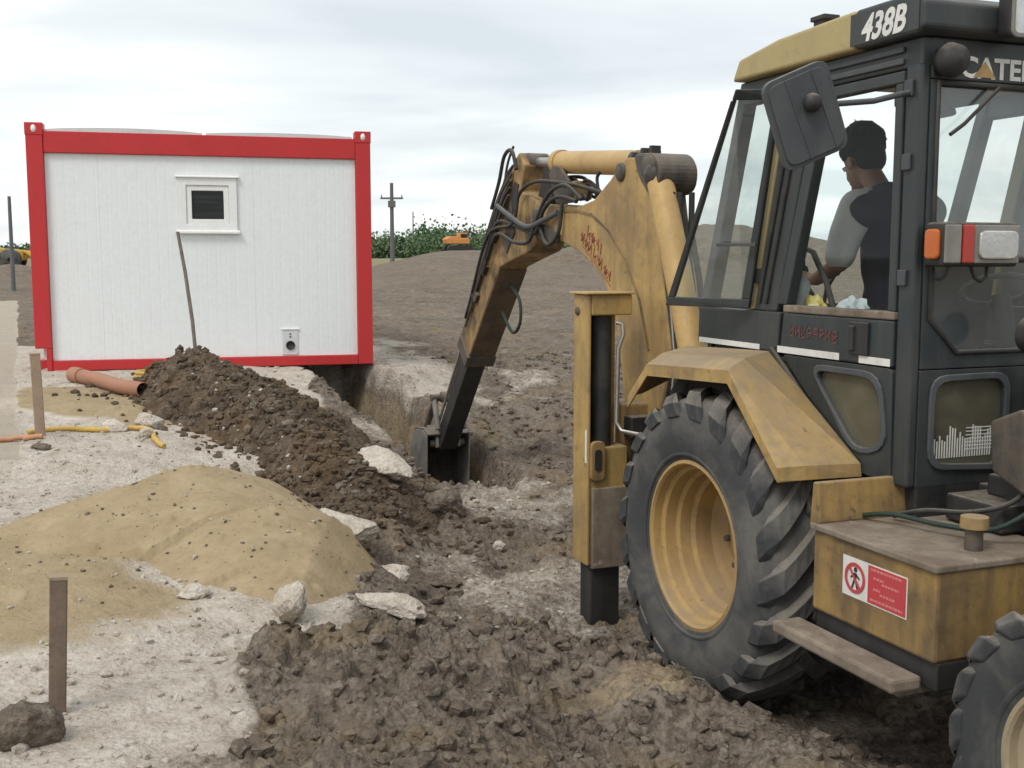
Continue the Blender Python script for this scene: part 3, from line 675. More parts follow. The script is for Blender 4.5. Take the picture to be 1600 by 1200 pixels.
# window
wx, wz, ww, wh = 1.80, 1.76, .62, .59
def ring_rect(cx_, cz_, w_, h_, t): 
    o = [(cx_ - w_/2, cz_ - h_/2), (cx_ + w_/2, cz_ - h_/2), (cx_ + w_/2, cz_ + h_/2), (cx_ - w_/2, cz_ + h_/2)]
    i = [(cx_ - w_/2 + t, cz_ - h_/2 + t), (cx_ + w_/2 - t, cz_ - h_/2 + t), (cx_ + w_/2 - t, cz_ + h_/2 - t), (cx_ - w_/2 + t, cz_ + h_/2 - t)]
    return o, i
o_, i_ = ring_rect(wx, wz, ww - .004, wh - .004, .085); win = MB().ring(o_, i_, .028, .11).build('window', M_trim, cab, .006)
o_, i_ = ring_rect(wx, wz, ww - .176, wh - .176, .055); MB().ring(o_, i_, .042, .10).build('sash', M_trim, win, .006)
MB().box((wx - .16, .07, wz - .155), (wx + .16, .078, wz + .155)).build('pane', M_pane, win)
MB().prism([(.0, wz - wh/2 - .012), (.0, wz - wh/2 + .012), (.05, wz - wh/2 + .028), (.05, wz - wh/2 - .012)], wx - ww/2 - .02, wx + ww/2 + .02, 'yz').build('sill', M_trim, win, .003)
MB().prism([(.006, wz + wh/2 - .004), (.006, wz + wh/2 + .008), (.052, wz + wh/2 + .022), (.052, wz + wh/2 - .004)], wx - ww/2 - .02, wx + ww/2 + .02, 'yz').build('drip_cap', M_trim, win, .002)
vp = MB().box((2.56, .044, .12), (2.73, .057, .40)).build('outlet_plate', M_roofg, cab, .003)
MB().box((2.545, .036, .40), (2.745, .057, .41)).build('plate_hood', M_trim, vp)
MB().lathe([(.0, .0), (.036, 0), (.040, -.012), (.05, -.012), (.05, .012)], 20, Matrix.Translation((2.645, .042, .225))).build('drain_hole', M_deck, vp)
for dz in (.32, .35): MB().lathe([(0, -.004), (.009, -.003), (.009, .003)], 10, Matrix.Translation((2.645, .042, dz))).build('screw', M_blk2, vp)

# ------------------------------------------------------------------ small things on the ground
def stake(x, y, h, w_, m, label, lean=(0, 0)):
    z0 = sz(x, y); s = empty('wooden_stake', (x, y, z0)); s.rotation_euler = (lean[0], lean[1], .35); tag(s, label, 'stake', 'survey stakes')
    mm = MB(); n = 6; rr = random.Random(x)
    for k in range(n):
        a, b = -.15 + (h + .15) * k / n, -.15 + (h + .15) * (k + 1) / n
    pts = [(-w_/2, -w_*.35), (w_/2, -w_*.35), (w_/2, w_*.35), (-w_/2, w_*.35)]
    mm.prism(pts, -.15, h - .012, 'xy'); mm.build('shaft', m, s, .004)
    MB().prism([(p[0] * 1.06, p[1] * 1.06) for p in pts], h - .011, h, 'xy').build('cut_top', M_wood2, s)
stake(-1.52, 3.6, .47, .055, M_wood, 'short dark wooden stake standing in the foreground chalk', (.0, .05))
stake(-3.50, 8.22, .62, .07, M_wood2, 'pale wooden stake at the road edge near the cabin corner', (0, -.02))
# drain pipe
pp = [(-4.30, 10.95), (-3.95, 10.62), (-3.62, 10.28), (-3.27, 9.88)]
pts = [(x, y, gz(x, y) + .075 + dz) for (x, y), dz in zip(pp, (.0, .0, .0, .005))]
pipe = MB().tube(pts, .068, 24, cap=False); pv = [Vector(p) for p in pts]
po = pipe.build('drain_pipe', M_pipe, None); sol = po.modifiers.new('wall', 'SOLIDIFY'); sol.thickness = .006; sol.offset = -1
tag(po, 'orange brown plastic drain pipe lying in front of the cabin', 'pipe')
d_ = (pv[0] - pv[1]).normalized()
MB().tube([pv[0] - d_ * .16, pv[0] + d_ * .02], .078, 24).build('socket', M_pipe, po)
# shovel stuck in the spoil heap
ax, ay = -2.93, 10.32; az = sz(ax, ay)
sh = empty('shovel', (ax, ay, az)); tag(sh, 'long grey shovel handle stuck upright in the spoil heap', 'shovel')
MB().tube([(.01, 0, -.05), (-.02, .02, .3), (-.09, .08, .75), (-.165, .14, 1.12)], [.017, .018, .017, .016], 10).build('handle', M_handle, sh)
MB().prism([(-.1, .0), (.1, .0), (.105, -.2), (.0, -.3), (-.105, -.2)], -.004, .004).build('blade', M_steelgrey, sh)
# hoses and tape
def lay(name, pts, r, m, label, cat, seg=8, dens=10, lift=0):
    P = []
    for i in range(len(pts) - 1):
        p0, p1, p2, p3 = [Vector(pts[max(0, min(len(pts) - 1, i + k))]) for k in (-1, 0, 1, 2)]
        for k in range(dens):
            t = k / dens; q = .5 * ((2 * p1) + (-p0 + p2) * t + (2 * p0 - 5 * p1 + 4 * p2 - p3) * t * t + (-p0 + 3 * p1 - 3 * p2 + p3) * t ** 3); P.append(q)
    P.append(Vector(pts[-1])); zs = surf([p.x for p in P], [p.y for p in P])
    # the hose spans small dips instead of following every crumb
    zs = np.array([max(zs[max(0, i - 2):i + 3]) for i in range(len(P))])
    o = MB().tube([(p.x, p.y, z + r * .8 + (p.z if len(p) > 2 else 0)) for p, z in zip(P, zs)], r, seg).build(name, m); tag(o, label, cat); return o
lay('yellow_hose', [(-3.62, 8.28), (-3.4, 8.5), (-3.1, 8.42), (-2.9, 8.55), (-2.72, 8.36), (-2.6, 8.06), (-2.5, 7.95)], .02, M_yhose, 'yellow hose lying from the far stake to the spoil heap', 'hose')
lay('orange_strap', [(-4.3, 7.75), (-3.9, 7.95), (-3.6, 8.12), (-3.52, 8.02), (-3.40, 8.02)], .019, M_otape, 'orange strap crumpled on the ground at the foot of the far stake', 'strap')
c0 = (-3.62, 11.35)
lay('yellow_hose_coil', [(c0[0] + (.2 + .02 * math.sin(k * 2.1)) * math.cos(k * .9), c0[1] + .16 * math.sin(k * .9), .02 * (k // 7)) for k in range(22)], .02, M_yhose, 'coil of yellow hose lying against the cabin base', 'hose', dens=4)

# ------------------------------------------------------------------ backhoe loader (x forward, y to its left, z up; its right side faces us)
BA = math.atan2(-.932, .3626); bk = empty('backhoe_loader', (1.854, 5.356, 0), BA)
tag(bk, 'weathered yellow backhoe loader with a dark cab, digging arm lowered into the trench', 'backhoe loader')
def P(name, m, bevel=.006, parent=None): return lambda mb: mb.build(name, m, parent or bk, bevel)

# wheels ---------------------------------------------------------------------
def wheel(name, x, y, R, wd, rim_r, m_rim, side, nl, lug_h, parent):
    # origin on the axle at the middle of the tyre; side = -1 for our side
    hw = wd / 2; s = side
    st_ = [(rim_r + .012, .80), (rim_r + .016, .88), (rim_r - .004, .90), (rim_r - .012, .84), (rim_r - .016, .66), (rim_r - .034, .60), (rim_r - .038, .34), (rim_r - .056, .28), (rim_r - .060, .02), (rim_r - .080, -.05), (rim_r - .084, -.44), (rim_r - .11, -.54), (rim_r * .55, -.64), (rim_r * .42, -.56), (.02, -.56)]
    rim = MB()
    for a_, b_2 in zip(st_[:-1], st_[1:]): rim.lathe([(a_[0], s * hw * a_[1]), (b_2[0], s * hw * b_2[1])], 56)
    rim.lathe([(rim_r - .09, -s * hw * .5), (rim_r - .04, -s * hw * .7), (rim_r + .012, -s * hw * .8)], 40)
    wo = rim.build(name, m_rim, parent); wo.location = (x, y, R)
    hub = MB().lathe([(.0, -s * hw * .36), (rim_r * .2, -s * hw * .36), (rim_r * .25, -s * hw * .44), (rim_r * .27, -s * hw * .58)], 28); hub.build('hub', m_rim, wo)
    nm = MB().lathe([(0, s * .030), (.013, s * .030), (.016, s * .022), (.016, 0)], 6, sharp=True).mesh('wheel_nut'); nm.materials.append(M_grease)
    for k in range(8):
        a = 2 * PI * k / 8 + .2; q = bpy.data.objects.new('wheel_nut', nm); col.objects.link(q); q.parent = wo
        q.location = (rim_r * .47 * math.cos(a), -s * hw * .60, rim_r * .47 * math.sin(a))
    Rb = R - lug_h
    prof = [(rim_r - .01, -hw * .80), (rim_r + .01, -hw * .88), (rim_r + .05, -hw * .95), (rim_r + (Rb - rim_r) * .45, -hw * 1.02), (rim_r + (Rb - rim_r) * .72, -hw * .98), (Rb - .02, -hw * .86), (Rb - .002, -hw * .6), (Rb + .004, 0)]
    prof = prof + [(r_, -y_) for r_, y_ in prof[-2::-1]]
    ty = MB().lathe(prof, 72).build('tyre', M_tyre, wo)
    # beads of the sidewall lettering band
    MB().lathe([(rim_r + .028, s * hw * .925), (rim_r + .034, s * hw * .955), (rim_r + .042, s * hw * .96), (rim_r + .048, s * hw * .945)], 56).build('sidewall_ring', M_tyre, wo)
    for sd in (-1, 1):
        n = 7; v = []; f = []
        for i in range(n):
            t = i / (n - 1); yy = sd * hw * (-.12 + 1.1 * min(t / .8, 1)) ; sweep = .42 * (t ** .85) * (.7 / R)
            if t > .8: yy = sd * hw * (.98 + .02 * (t - .8)); drop = (t - .8) / .2 * (R - rim_r) * .22
            else: drop = .025 * (t / .8) ** 4
            wa = (.050 + .020 * t) / R
            for (da, top) in ((-wa * 1.15, 0), (-wa * .8, 1), (wa * .8, 1), (wa * 1.15, 0)):
                rr = (Rb - .012 - drop) if not top else (R - drop - (.004 if t < .8 else 0))
                if t > .8: rr = Rb - .012 - drop; ye = yy + (sd * lug_h * .22 if top else -sd * .01)
                else: ye = yy
                a = sweep + da; v.append((rr * math.sin(a), ye, rr * math.cos(a)))
        for i in range(n - 1):
            for k in range(3): f.append((i * 4 + k, i * 4 + k + 1, (i + 1) * 4 + k + 1, (i + 1) * 4 + k))
        f.append((0, 1, 2, 3)); f.append(tuple((n - 1) * 4 + k for k in (3, 2, 1, 0)))
        lm = MB().add(v, f).mesh('tread_lug'); lm.materials.append(M_lug)
        for k in range(nl):
            q = bpy.data.objects.new('tread_lug', lm); col.objects.link(q); q.parent = wo
            q.rotation_euler = (0, 2 * PI * (k + (.5 if sd > 0 else 0)) / nl, 0)
            b = q.modifiers.new('bevel', 'BEVEL'); b.width = .008; b.segments = 2; b.limit_method = 'ANGLE'
    return wo
RW, RT = .715, .43
wheel('rear_wheel', 0, -1.15 + RT / 2, RW, RT, .375, M_rim, -1, 20, .042, bk)
wheel('rear_wheel', 0, 1.15 - RT / 2, RW, RT, .375, M_rim, 1, 20, .042, bk)
FR, FT = .525, .33
wheel('front_wheel', 2.10, -.96, FR, FT, .265, M_rim2, -1, 18, .03, bk)
wheel('front_wheel', 2.10, .96, FR, FT, .265, M_rim2, 1, 18, .03, bk)
MB().cyl((0, -.79, RW), (0, .79, RW), .13, seg=20).lathe([(.02, -.3), (.26, -.2), (.28, 0), (.26, .2), (.02, .3)], 24, Matrix.Translation((0, 0, RW))).build('rear_axle', M_grease, bk)
MB().cyl((2.1, -.85, FR), (2.1, .85, FR), .085, seg=16).box((2.0, -.3, FR - .1), (2.2, .3, FR + .2)).build('front_axle', M_grease, bk)
# chassis --------------------------------------------------------------------
MB().box((-1.0, -.42, .62), (2.9, -.28, .95)).box((-1.0, .28, .62), (2.9, .42, .95)).box((-.6, -.28, .5), (1.9, .28, .93)).build('chassis_frame', M_grease, bk, .01)
MB().box((-.5, -.70, .95), (.95, .70, 1.14)).build('cab_floor', M_blk2, bk, .01)
MB().prism([(-.95, .45), (-1.12, .45), (-1.12, 1.10), (-.62, 1.30), (-.5, .95)], -.62, .62).build('rear_frame', M_blk2, bk, .01)

# mudguards ------------------------------------------------------------------
def fender(s):
    # outer edge and inner edge of the folded plate, from behind the wheel to in front of it
    ou = [(-.62, 1.32), (-.42, 1.50), (.29, 1.535), (.66, 1.185)]; inn = [(-.86, 1.37), (-.66, 1.56), (.05, 1.585), (.70, 1.185)]
    yo, ym, yi = s * 1.13, s * 1.02, s * .765
    v = []; th = .045
    rows = []
    for k in range(4):
        o, i = Vector(ou[k]), Vector(inn[k]); mid = o.lerp(i, .22 if k < 3 else .12) + Vector((.0, .03 if 0 < k < 3 else .0))
        if k == 3: mid = Vector((.685, 1.19))
        rows.append([(o.x, yo, o.y - .055), (o.x, yo, o.y), (mid.x, ym, mid.y), (i.x, yi, i.y)])
    f = []
    for r in rows: v += r
    nb = len(v)
    for k in range(3):
        for j in range(3): f.append((k * 4 + j, (k + 1) * 4 + j, (k + 1) * 4 + j + 1, k * 4 + j + 1))
    # closed lip along the front lower edge
    lip = [(.66, yo, 1.13), (.69, ym, 1.135), (.71, yi, 1.135)]
    v += lip; f += [(12, 13, 14, nb + 1), (12, nb + 1, nb), (14, 15, nb + 2, nb + 1)]
    m = MB().add(v, f); o = m.build('mudguard', M_yel, bk); sm = o.modifiers.new('plate', 'SOLIDIFY'); sm.thickness = .008; sm.offset = 0
    b = o.modifiers.new('bevel', 'BEVEL'); b.width = .008; b.segments = 2; b.limit_method = 'ANGLE'; b.angle_limit = math.radians(20)
fender(-1); fender(1)
# inner arch plates closing the cab above the wheels
for s in (-1, 1):
    MB().prism([(-.9, 1.30), (-.62, 1.56), (.06, 1.57), (.68, 1.14), (.5, .98), (-.9, .98)], s * .70, s * .735).build('wheel_arch', M_blk2, bk)

# cab ------------------------------------------------------------------------
CY = .75
def both(fn):
    for s in (-1, 1): fn(s)
def side_shell(s):
    y0, y1 = s * CY, s * (CY - .05); yo = s * (CY + .006)
    # belt panels
    MB().prism([(-.60, 1.585), (-.595, 1.765), (.105, 1.765), (.085, 1.585)], y0, y1).build('quarter_panel', M_blk, bk, .008)
    door = MB().prism([(.112, 1.585), (.135, 1.765), (.855, 1.765), (.855, 1.585)], yo, y1).build('door', M_blk, bk, .008)
    # lower door with its glazed opening
    o = [(.13, 1.58), (.858, 1.58), (.868, 1.135), (.66, 1.145)]; o = round_poly(o, .03)
    i = round_poly([(.36, 1.535), (.78, 1.535), (.83, 1.28), (.66, 1.235)], .09)
    MB().ring(o, i, yo, y1).build('lower_door', M_blk, door, .005)
    oo = round_poly([(.335, 1.56), (.80, 1.56), (.855, 1.26), (.645, 1.212)], .1)
    MB().ring(oo, i, s * (CY + .016), s * (CY + .004)).build('window_seal', M_grey, door, .004)
    MB().prism(i, s * (CY - .012), s * (CY - .018)).build('lower_glass', M_glass_low, door)
    # black rubber strip along the slanting edge
    MB().tube([(.06, s * (CY + .012), 1.60), (.64, s * (CY + .012), 1.155)], .014, 8).build('edge_seal', M_rubber, door)
    # door window frame: sill, rear post, header, front post
    MB().box((.135, s * (CY + .008), 1.768), (.858, s * (CY - .045), 1.80)).build('window_sill', M_dusty, door, .006)
    MB().prism([(.085, 1.80), (.155, 1.80), (.405, 2.68), (.335, 2.68)], s * (CY + .004), s * (CY - .05)).build('door_rear_stile', M_blk, door, .006)
    MB().box((.30, s * (CY + .004), 2.655), (.86, s * (CY - .05), 2.70)).build('door_header', M_blk, door, .006)
    MB().box((.815, s * (CY + .004), 1.80), (.858, s * (CY - .05), 2.655)).build('door_front_stile', M_blk, door, .006)
    MB().prism([(.155, 1.80), (.815, 1.80), (.815, 2.655), (.40, 2.655)], s * (CY - .022), s * (CY - .027)).build('door_glass', M_glass, door)
    h = MB().box((.615, s * (CY + .03), 1.635), (.645, s * (CY + .006), 1.735)); h.box((.6, s * (CY + .018), 1.62), (.72, s * (CY + .0065), 1.75)).build('door_handle', M_blk2, door, .004)
    for (a, b) in ((.10, .535), (.66, .845)):
        MB().box((a, s * (CY + .0075), 1.588), (b, s * (CY + .0062), 1.617)).build('white_stripe', M_decw, door)
    MB().box((-.585, s * (CY + .0015), 1.588), (-.05, s * (CY + .0002), 1.613)).build('white_stripe', M_decw, bk)
    # B post between door and quarter window, with the yellow inner post behind
    MB().prism([(-.10, 1.768), (.075, 1.768), (.325, 2.70), (.12, 2.70)], y0, y1).build('centre_post', M_blk, bk, .008)
    for dx in (.045, .10): MB().tube([(-.1 + dx, s * (CY + .006), 1.8), (.13 + dx, s * (CY + .006), 2.66)], .009, 6).build('post_seal', M_rubber, bk)
    MB().prism([(-.20, 1.77), (-.115, 1.77), (.11, 2.70), (.03, 2.70)], s * (CY - .004), s * (CY - .07)).build('inner_post', M_tan, bk, .006)
    # quarter window in its own frame, hinged on its front edge and swung open
    def quad(u0, u1, v0, v1):   # u along the pane from hinge (0) to free edge (1), v from bottom (0) to top (1)
        HB, HT, RB, RT = Vector((-.105, -.772, 1.775)), Vector((.105, -.772, 2.735)), Vector((-.56, -.955, 1.775)), Vector((.025, -.955, 2.735))
        f = lambda u, v: HB.lerp(HT, v).lerp(RB.lerp(RT, v), u)
        return [f(u0, v0), f(u1, v0), f(u1, v1), f(u0, v1)]
    def slab(mb, q, off, th):
        nrm = (q[1] - q[0]).cross(q[3] - q[0]).normalized(); a = [p + nrm * (off) for p in q]; b = [p + nrm * (off + th) for p in q]
        v_ = [Vector((p.x, -s * p.y, p.z)) for p in a + b]
        return mb.add(v_, [(0, 1, 2, 3), (4, 7, 6, 5), (0, 4, 5, 1), (1, 5, 6, 2), (2, 6, 7, 3), (3, 7, 4, 0)])
    q = slab(MB(), quad(0, 1, 0, .045), -.012, .024).build('quarter_window', M_blk, bk, .005)
    for nm_, a_ in (('frame_top', (0, 1, .955, 1)), ('frame_hinge_side', (0, .10, .045, .955)), ('frame_free_side', (.92, 1, .045, .955))): slab(MB(), quad(*a_), -.012, .024).build(nm_, M_blk, q, .005)
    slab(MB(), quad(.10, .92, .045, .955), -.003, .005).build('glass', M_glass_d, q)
    for v0 in (.12, .80): slab(MB(), quad(-.08, .06, v0, v0 + .07), .013, .012).build('hinge', M_blk2, q, .003)
    slab(MB(), quad(-.02, .5, .30, .315), -.05, .012).build('stay', M_grey, q)
    # header rails under the roof
    MB().box((-.25, y0, 2.705), (.95, s * (CY - .06), 2.81)).build('roof_rail', M_blk, bk, .008)
    for gz_ in (2.722, 2.765): MB().box((.12, s * (CY + .014), gz_), (.86, s * (CY + .001), gz_ + .022)).build('gutter', M_grey, bk, .004)
    # front corner post
    MB().box((.863, y0, 1.13), (.95, s * (CY - .045), 2.81)).build('front_post', M_blk, bk, .012)
    for z in (1.9, 2.33, 2.6): MB().box((.872, s * (CY + .014), z), (.915, s * (CY + .001), z + .06)).build('post_hinge', M_grey, bk, .004)
both(side_shell)
# front of the cab
FX = .95
MB().box((FX - .05, -.704, 2.66), (FX + .002, .704, 2.81)).build('front_header', M_blk, bk, .006)
o = round_poly([(-.704, 1.585), (.704, 1.585), (.704, 2.658), (-.704, 2.658)], .01); i = round_poly([(-.685, 1.64), (.685, 1.64), (.685, 2.645), (-.685, 2.645)], .02)
o = [(-.704, 1.585), (-.2, 1.585), (.2, 1.585), (.704, 1.585), (.704, 1.80), (.704, 2.658), (-.704, 2.658), (-.704, 1.80)]
i = [(-.535, 1.645), (-.2, 1.645), (.2, 1.645), (.535, 1.645), (.672, 1.775), (.672, 2.648), (-.672, 2.648), (-.672, 1.775)]
ws = MB().ring(o, i, FX + .001, FX - .045, 'yz').build('windscreen', M_blk, bk, .006)
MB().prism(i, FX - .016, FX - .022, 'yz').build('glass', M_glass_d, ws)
MB().tube([(FX + .004, y_, z_) for y_, z_ in i + i[:1]], .011, 8).build('windscreen_seal', M_rubber, ws)
MB().tube([(FX + .02, -.40, 2.64), (FX + .018, -.56, 2.50), (FX + .014, -.62, 2.46)], .008, 6).build('wiper', M_blk2, ws)
o = [(-.704, 1.13), (-.15, 1.13), (.704, 1.13), (.704, 1.58), (-.15, 1.58), (-.704, 1.58)]
for s in (-1, 1):
    o = round_poly([(s * .704, 1.13), (s * .004, 1.13), (s * .004, 1.58), (s * .704, 1.58)], .005); i = round_poly([(s * .635, 1.22), (s * .29, 1.20), (s * .29, 1.54), (s * .635, 1.535)], .07)
    if s > 0: o, i = o, i
    fp = MB().ring(o, i, FX + .001, FX - .04, 'yz').build('front_panel', M_blk, bk, .004)
    oo = round_poly([(s * .66, 1.197), (s * .265, 1.175), (s * .265, 1.565), (s * .66, 1.56)], .08)
    MB().ring(oo, i, FX + .014, FX + .002, 'yz').build('window_seal', M_grey, fp, .004)
    MB().prism(i, FX - .012, FX - .018, 'yz').build('lower_glass', M_glass_low, fp)
# frosted skyline sticker on our lower front glass
st = MB(); rr = random.Random(4); yy = -.615
while yy < -.33:
    hgt = .05 + .07 * rr.random(); st.box((FX - .0095, yy, 1.235), (FX - .0085, yy + .006, 1.245 + hgt)); yy += .0125
for k in range(7): st.box((FX - .0088, -.46 + .0, 1.262 + k * .014), (FX - .0079, -.33, 1.266 + k * .014))
st.build('glass_sticker', M_decw, bk)
# rear of the cab: sloping window
n_ = Vector((-.84, 0, .54))
for yy in (-.745, .675): MB().prism([(-.595, 1.77), (-.52, 1.77), (-.20, 2.81), (-.262, 2.81)], yy, yy + .07).build('rear_post', M_blk, bk, .006)
MB().prism([(-.562, 1.775), (-.556, 1.775), (-.240, 2.80), (-.246, 2.80)], -.672, .672).build('rear_glass', M_glass, bk)
MB().box((-.60, -.697, 1.46), (-.555, .697, 1.772)).build('rear_panel', M_blk, bk, .01)
# roof
rp = [(-.255, 2.812), (-.20, 2.905), (.10, 2.945), (.62, 2.962), (.62, 2.812)]
rf = MB().prism(rp, -.80, .80).build('roof', M_tan, bk, .015, 3)
MB().prism([(.622, 2.812), (.622, 2.9615), (.93, 2.962), (1.01, 2.925), (1.01, 2.83), (.97, 2.812)], -.80, .80).build('roof_visor', M_blk, rf, .015, 3)
MB().box((.60, -.803, 2.826), (.985, -.8005, 2.945)).build('number_panel', M_blk, rf)
text_mesh('number_lettering', '438B', .135, M_decw, rf, (.665, -.8042, 2.834), (PI / 2, 0, 0), shear=.28, bold=.004, sx=.88)
MB().box((.30, -.76, 2.945), (.37, -.70, 2.985)).box((.29, -.77, 2.98), (.385, -.69, 3.0)).build('roof_bracket', M_blk2, rf, .004)
txt = text_mesh('maker_lettering', 'CATERPILLAR', .105, M_decw, bk, (FX + .0035, -.575, 2.675), (PI / 2, 0, PI / 2), bold=.003, sx=1.12)
MB().prism([(-.515, 2.676), (-.405, 2.676), (-.46, 2.735)], FX + .0045, FX + .0052, 'yz').build('maker_triangle', M_yel, bk)
# lamps on the front of the roof
def work_lamp(y):
    def rp_(a, b, k): return round_poly([(y - a, 2.885 - b), (y + a, 2.885 - b), (y + a, 2.885 + b), (y - a, 2.885 + b)], k, 5)
    l = MB().prism(rp_(.075, .085, .03), 1.02, 1.085, 'yz').build('work_lamp', M_blk2, bk, .008)
    MB().ring(rp_(.075, .085, .03), rp_(.062, .072, .026), 1.0855, 1.097, 'yz').build('lamp_rim', M_bezel, l, .003)
    MB().prism(rp_(.061, .071, .025), 1.0855, 1.091, 'yz').build('lens', M_clear, l, .003)
    MB().box((.985, y - .02, 2.84), (1.0195, y + .02, 2.93)).build('bracket', M_blk2, l)
work_lamp(-.40); work_lamp(.40)
# rounded speaker-like lamp housing under the visor, seen dark
MB().lathe([(0, .04), (.05, .04), (.065, 0), (.05, -.04), (0, -.05)], 20, Matrix.Translation((1.0, -.66, 2.72)) @ Matrix.Rotation(PI / 2, 4, 'Z')).build('front_lamp_back', M_blk2, bk)
# head lamp cluster beside the windscreen
hl = MB().box((FX + .03, -.735, 1.972), (FX + .13, -.375, 2.135)).build('head_lamp', M_blk2, bk, .015, 3)
MB().box((FX + .131, -.60, 1.985), (FX + .14, -.385, 2.125)).build('bezel', M_bezel, hl, .01)
MB().prism(round_poly([(-.585, 2.0), (-.40, 2.0), (-.40, 2.105), (-.585, 2.105)], .03), FX + .139, FX + .152, 'yz').build('clear_lens', M_clear, hl, .006)
MB().box((FX + .131, -.655, 1.985), (FX + .148, -.605, 2.125)).build('red_lens', M_rlens, hl, .006)
MB().prism(round_poly([(FX + .05, 2.0), (FX + .12, 2.0), (FX + .12, 2.11), (FX + .05, 2.11)], .02), -.735, -.755).build('side_lens', M_lens, hl, .008)
MB().box((FX + .131, -.735, 1.985), (FX + .142, -.66, 2.125)).build('indicator_lens', M_bezel, hl, .006)
MB().tube([(FX + .08, -.375, 2.0), (FX + .06, -.2, 2.0), (FX + .03, .0, 2.0)], .014, 8).build('lamp_bracket', M_blk2, hl)
MB().tube([(FX + .08, -.56, 1.975), (FX + .09, -.545, 1.93), (FX + .09, -.52, 1.918), (FX + .09, -.49, 1.935), (FX + .08, -.48, 1.975)], .007, 6).build('lamp_wire', M_rubber, hl)
# mirror
mi = MB().tube([(.90, -.745, 2.615), (.905, -.80, 2.605), (.90, -.92, 2.575), (.885, -1.14, 2.552)], .011, 8).build('mirror', M_grey, bk)
MM = Matrix.Translation((.865, -1.195, 2.512)) @ Matrix.Scale(.99, 4) @ Matrix.Rotation(math.radians(25), 4, 'X') @ Matrix.Rotation(math.radians(-20), 4, 'Z')
pl_ = round_poly([(-.135, -.165), (.115, -.165), (.135, .165), (-.115, .165)], .045, 5)
MB().prism(pl_, -.02, .018, 'yz', MM).prism([(p[0] * .88, p[1] * .9) for p in pl_], .018, .026, 'yz', MM).box((.026, -.035, -.15), (.030, -.028, .15), MM).box((.026, .065, -.15), (.030, .072, .15), MM).build('mirror_shell', M_grey, mi, .006)
MB().prism([(p[0] * .93, p[1] * .93) for p in pl_], -.024, -.0205, 'yz', MM).build('mirror_glass', M_clear, mi)
MB().ellipsoid((.045, .03, .04), (.03, .035, .035), 12, 8, MM).build('ball_joint', M_blk2, mi)
# dull red block lettering on the door: worn, only the outlines of its characters are left
def worn_letters(parent, x0, z0, n, w_, h_, y, m):
    rr = random.Random(12); mb = MB(); t = .006
    for k in range(n):
        x = x0 + k * w_ * 1.18; zz_ = z0 - k * .0015
        for (a, b, c, d) in ((0, 0, w_, t), (0, h_ - t, w_, h_), (0, 0, t, h_), (w_ - t, 0, w_, h_), (0, h_ * .45, w_, h_ * .45 + t)):
            if rr.random() < .5: mb.box((x + a, y, zz_ + b), (x + c * rr.uniform(.6, 1), y + .0012, zz_ + d))
        p0, p1 = (x, zz_ + rr.uniform(0, .5) * h_), (x + w_, zz_ + rr.uniform(.4, 1) * h_); mb.prism([(p0[0], p0[1]), (p1[0], p1[1]), (p1[0], p1[1] + t), (p0[0], p0[1] + t)], y, y + .001)
    mb.build('worn_lettering', m, parent)
worn_letters(bk, .19, 1.665, 8, .036, .05, -(CY + .0085), M_doortxt)
# inside the cab
MB().box((-.12, -.30, 1.14), (.30, .10, 1.38)).build('seat_base', M_blk2, bk, .03)
MB().box((-.16, -.34, 1.42), (.36, .14, 1.56)).build('seat_cushion', M_trous, bk, .05, 4)
MB().prism(round_poly([(.30, 1.52), (.42, 1.50), (.50, 2.12), (.40, 2.14)], .04), -.32, .12).build('seat_backrest', M_trous, bk, .04, 4)
MB().prism([(-.54, 1.14), (-.54, 1.70), (-.44, 1.74), (-.40, 1.14)], -.42, .32).build('control_console', M_grey, bk, .03, 3)
for (yy, dx, a) in ((-.30, 0, 1), (-.12, .02, 1), (.14, .0, 1)):
    lv = MB().tube([(-.46 + dx, yy, 1.72), (-.43 + dx, yy, 1.85), (-.36 + dx, yy, 1.93)], .010, 8).build('control_lever', M_rubber, bk)
    MB().ellipsoid((-.355 + dx, yy, 1.945), (.024, .024, .03), 12, 8).build('knob', M_blk2, lv)
MB().tube([(.30, -.58, 1.70), (.20, -.58, 1.90), (.10, -.58, 2.03), (.04, -.58, 2.05), (.02, -.58, 2.0), (.03, -.58, 1.9), (.10, -.58, 1.84)], .013, 8).build('grab_rail', M_rubber, bk)
MB().tube([(-.10, -.58, 1.55), (-.14, -.58, 1.78), (-.20, -.58, 1.98)], .014, 8).build('grab_rail', M_rubber, bk)
MB().box((-.54, -.69, 1.55), (.52, -.50, 1.735)).build('side_shelf', M_grey, bk, .01)
sw = MB().tube([(.78, -.0, 1.2), (.62, -.0, 1.85)], .04, 10).build('steering_column', M_blk2, bk)
MB().tube([(.60 + .05 * math.sin(a), .19 * math.cos(a), 1.87 + .18 * math.sin(a) * .35) for a in [2 * PI * k / 20 for k in range(21)]], .014, 8).build('steering_wheel', M_blk2, sw)
MB().box((.62, -.60, 2.60), (.86, -.35, 2.70)).lathe([(0, .03), (.09, .03), (.1, 0), (.0, -.02)], 20, Matrix.Translation((.74, -.52, 2.56)) @ Matrix.Rotation(PI / 2, 4, 'X')).build('roof_fan', M_blk2, bk, .01)

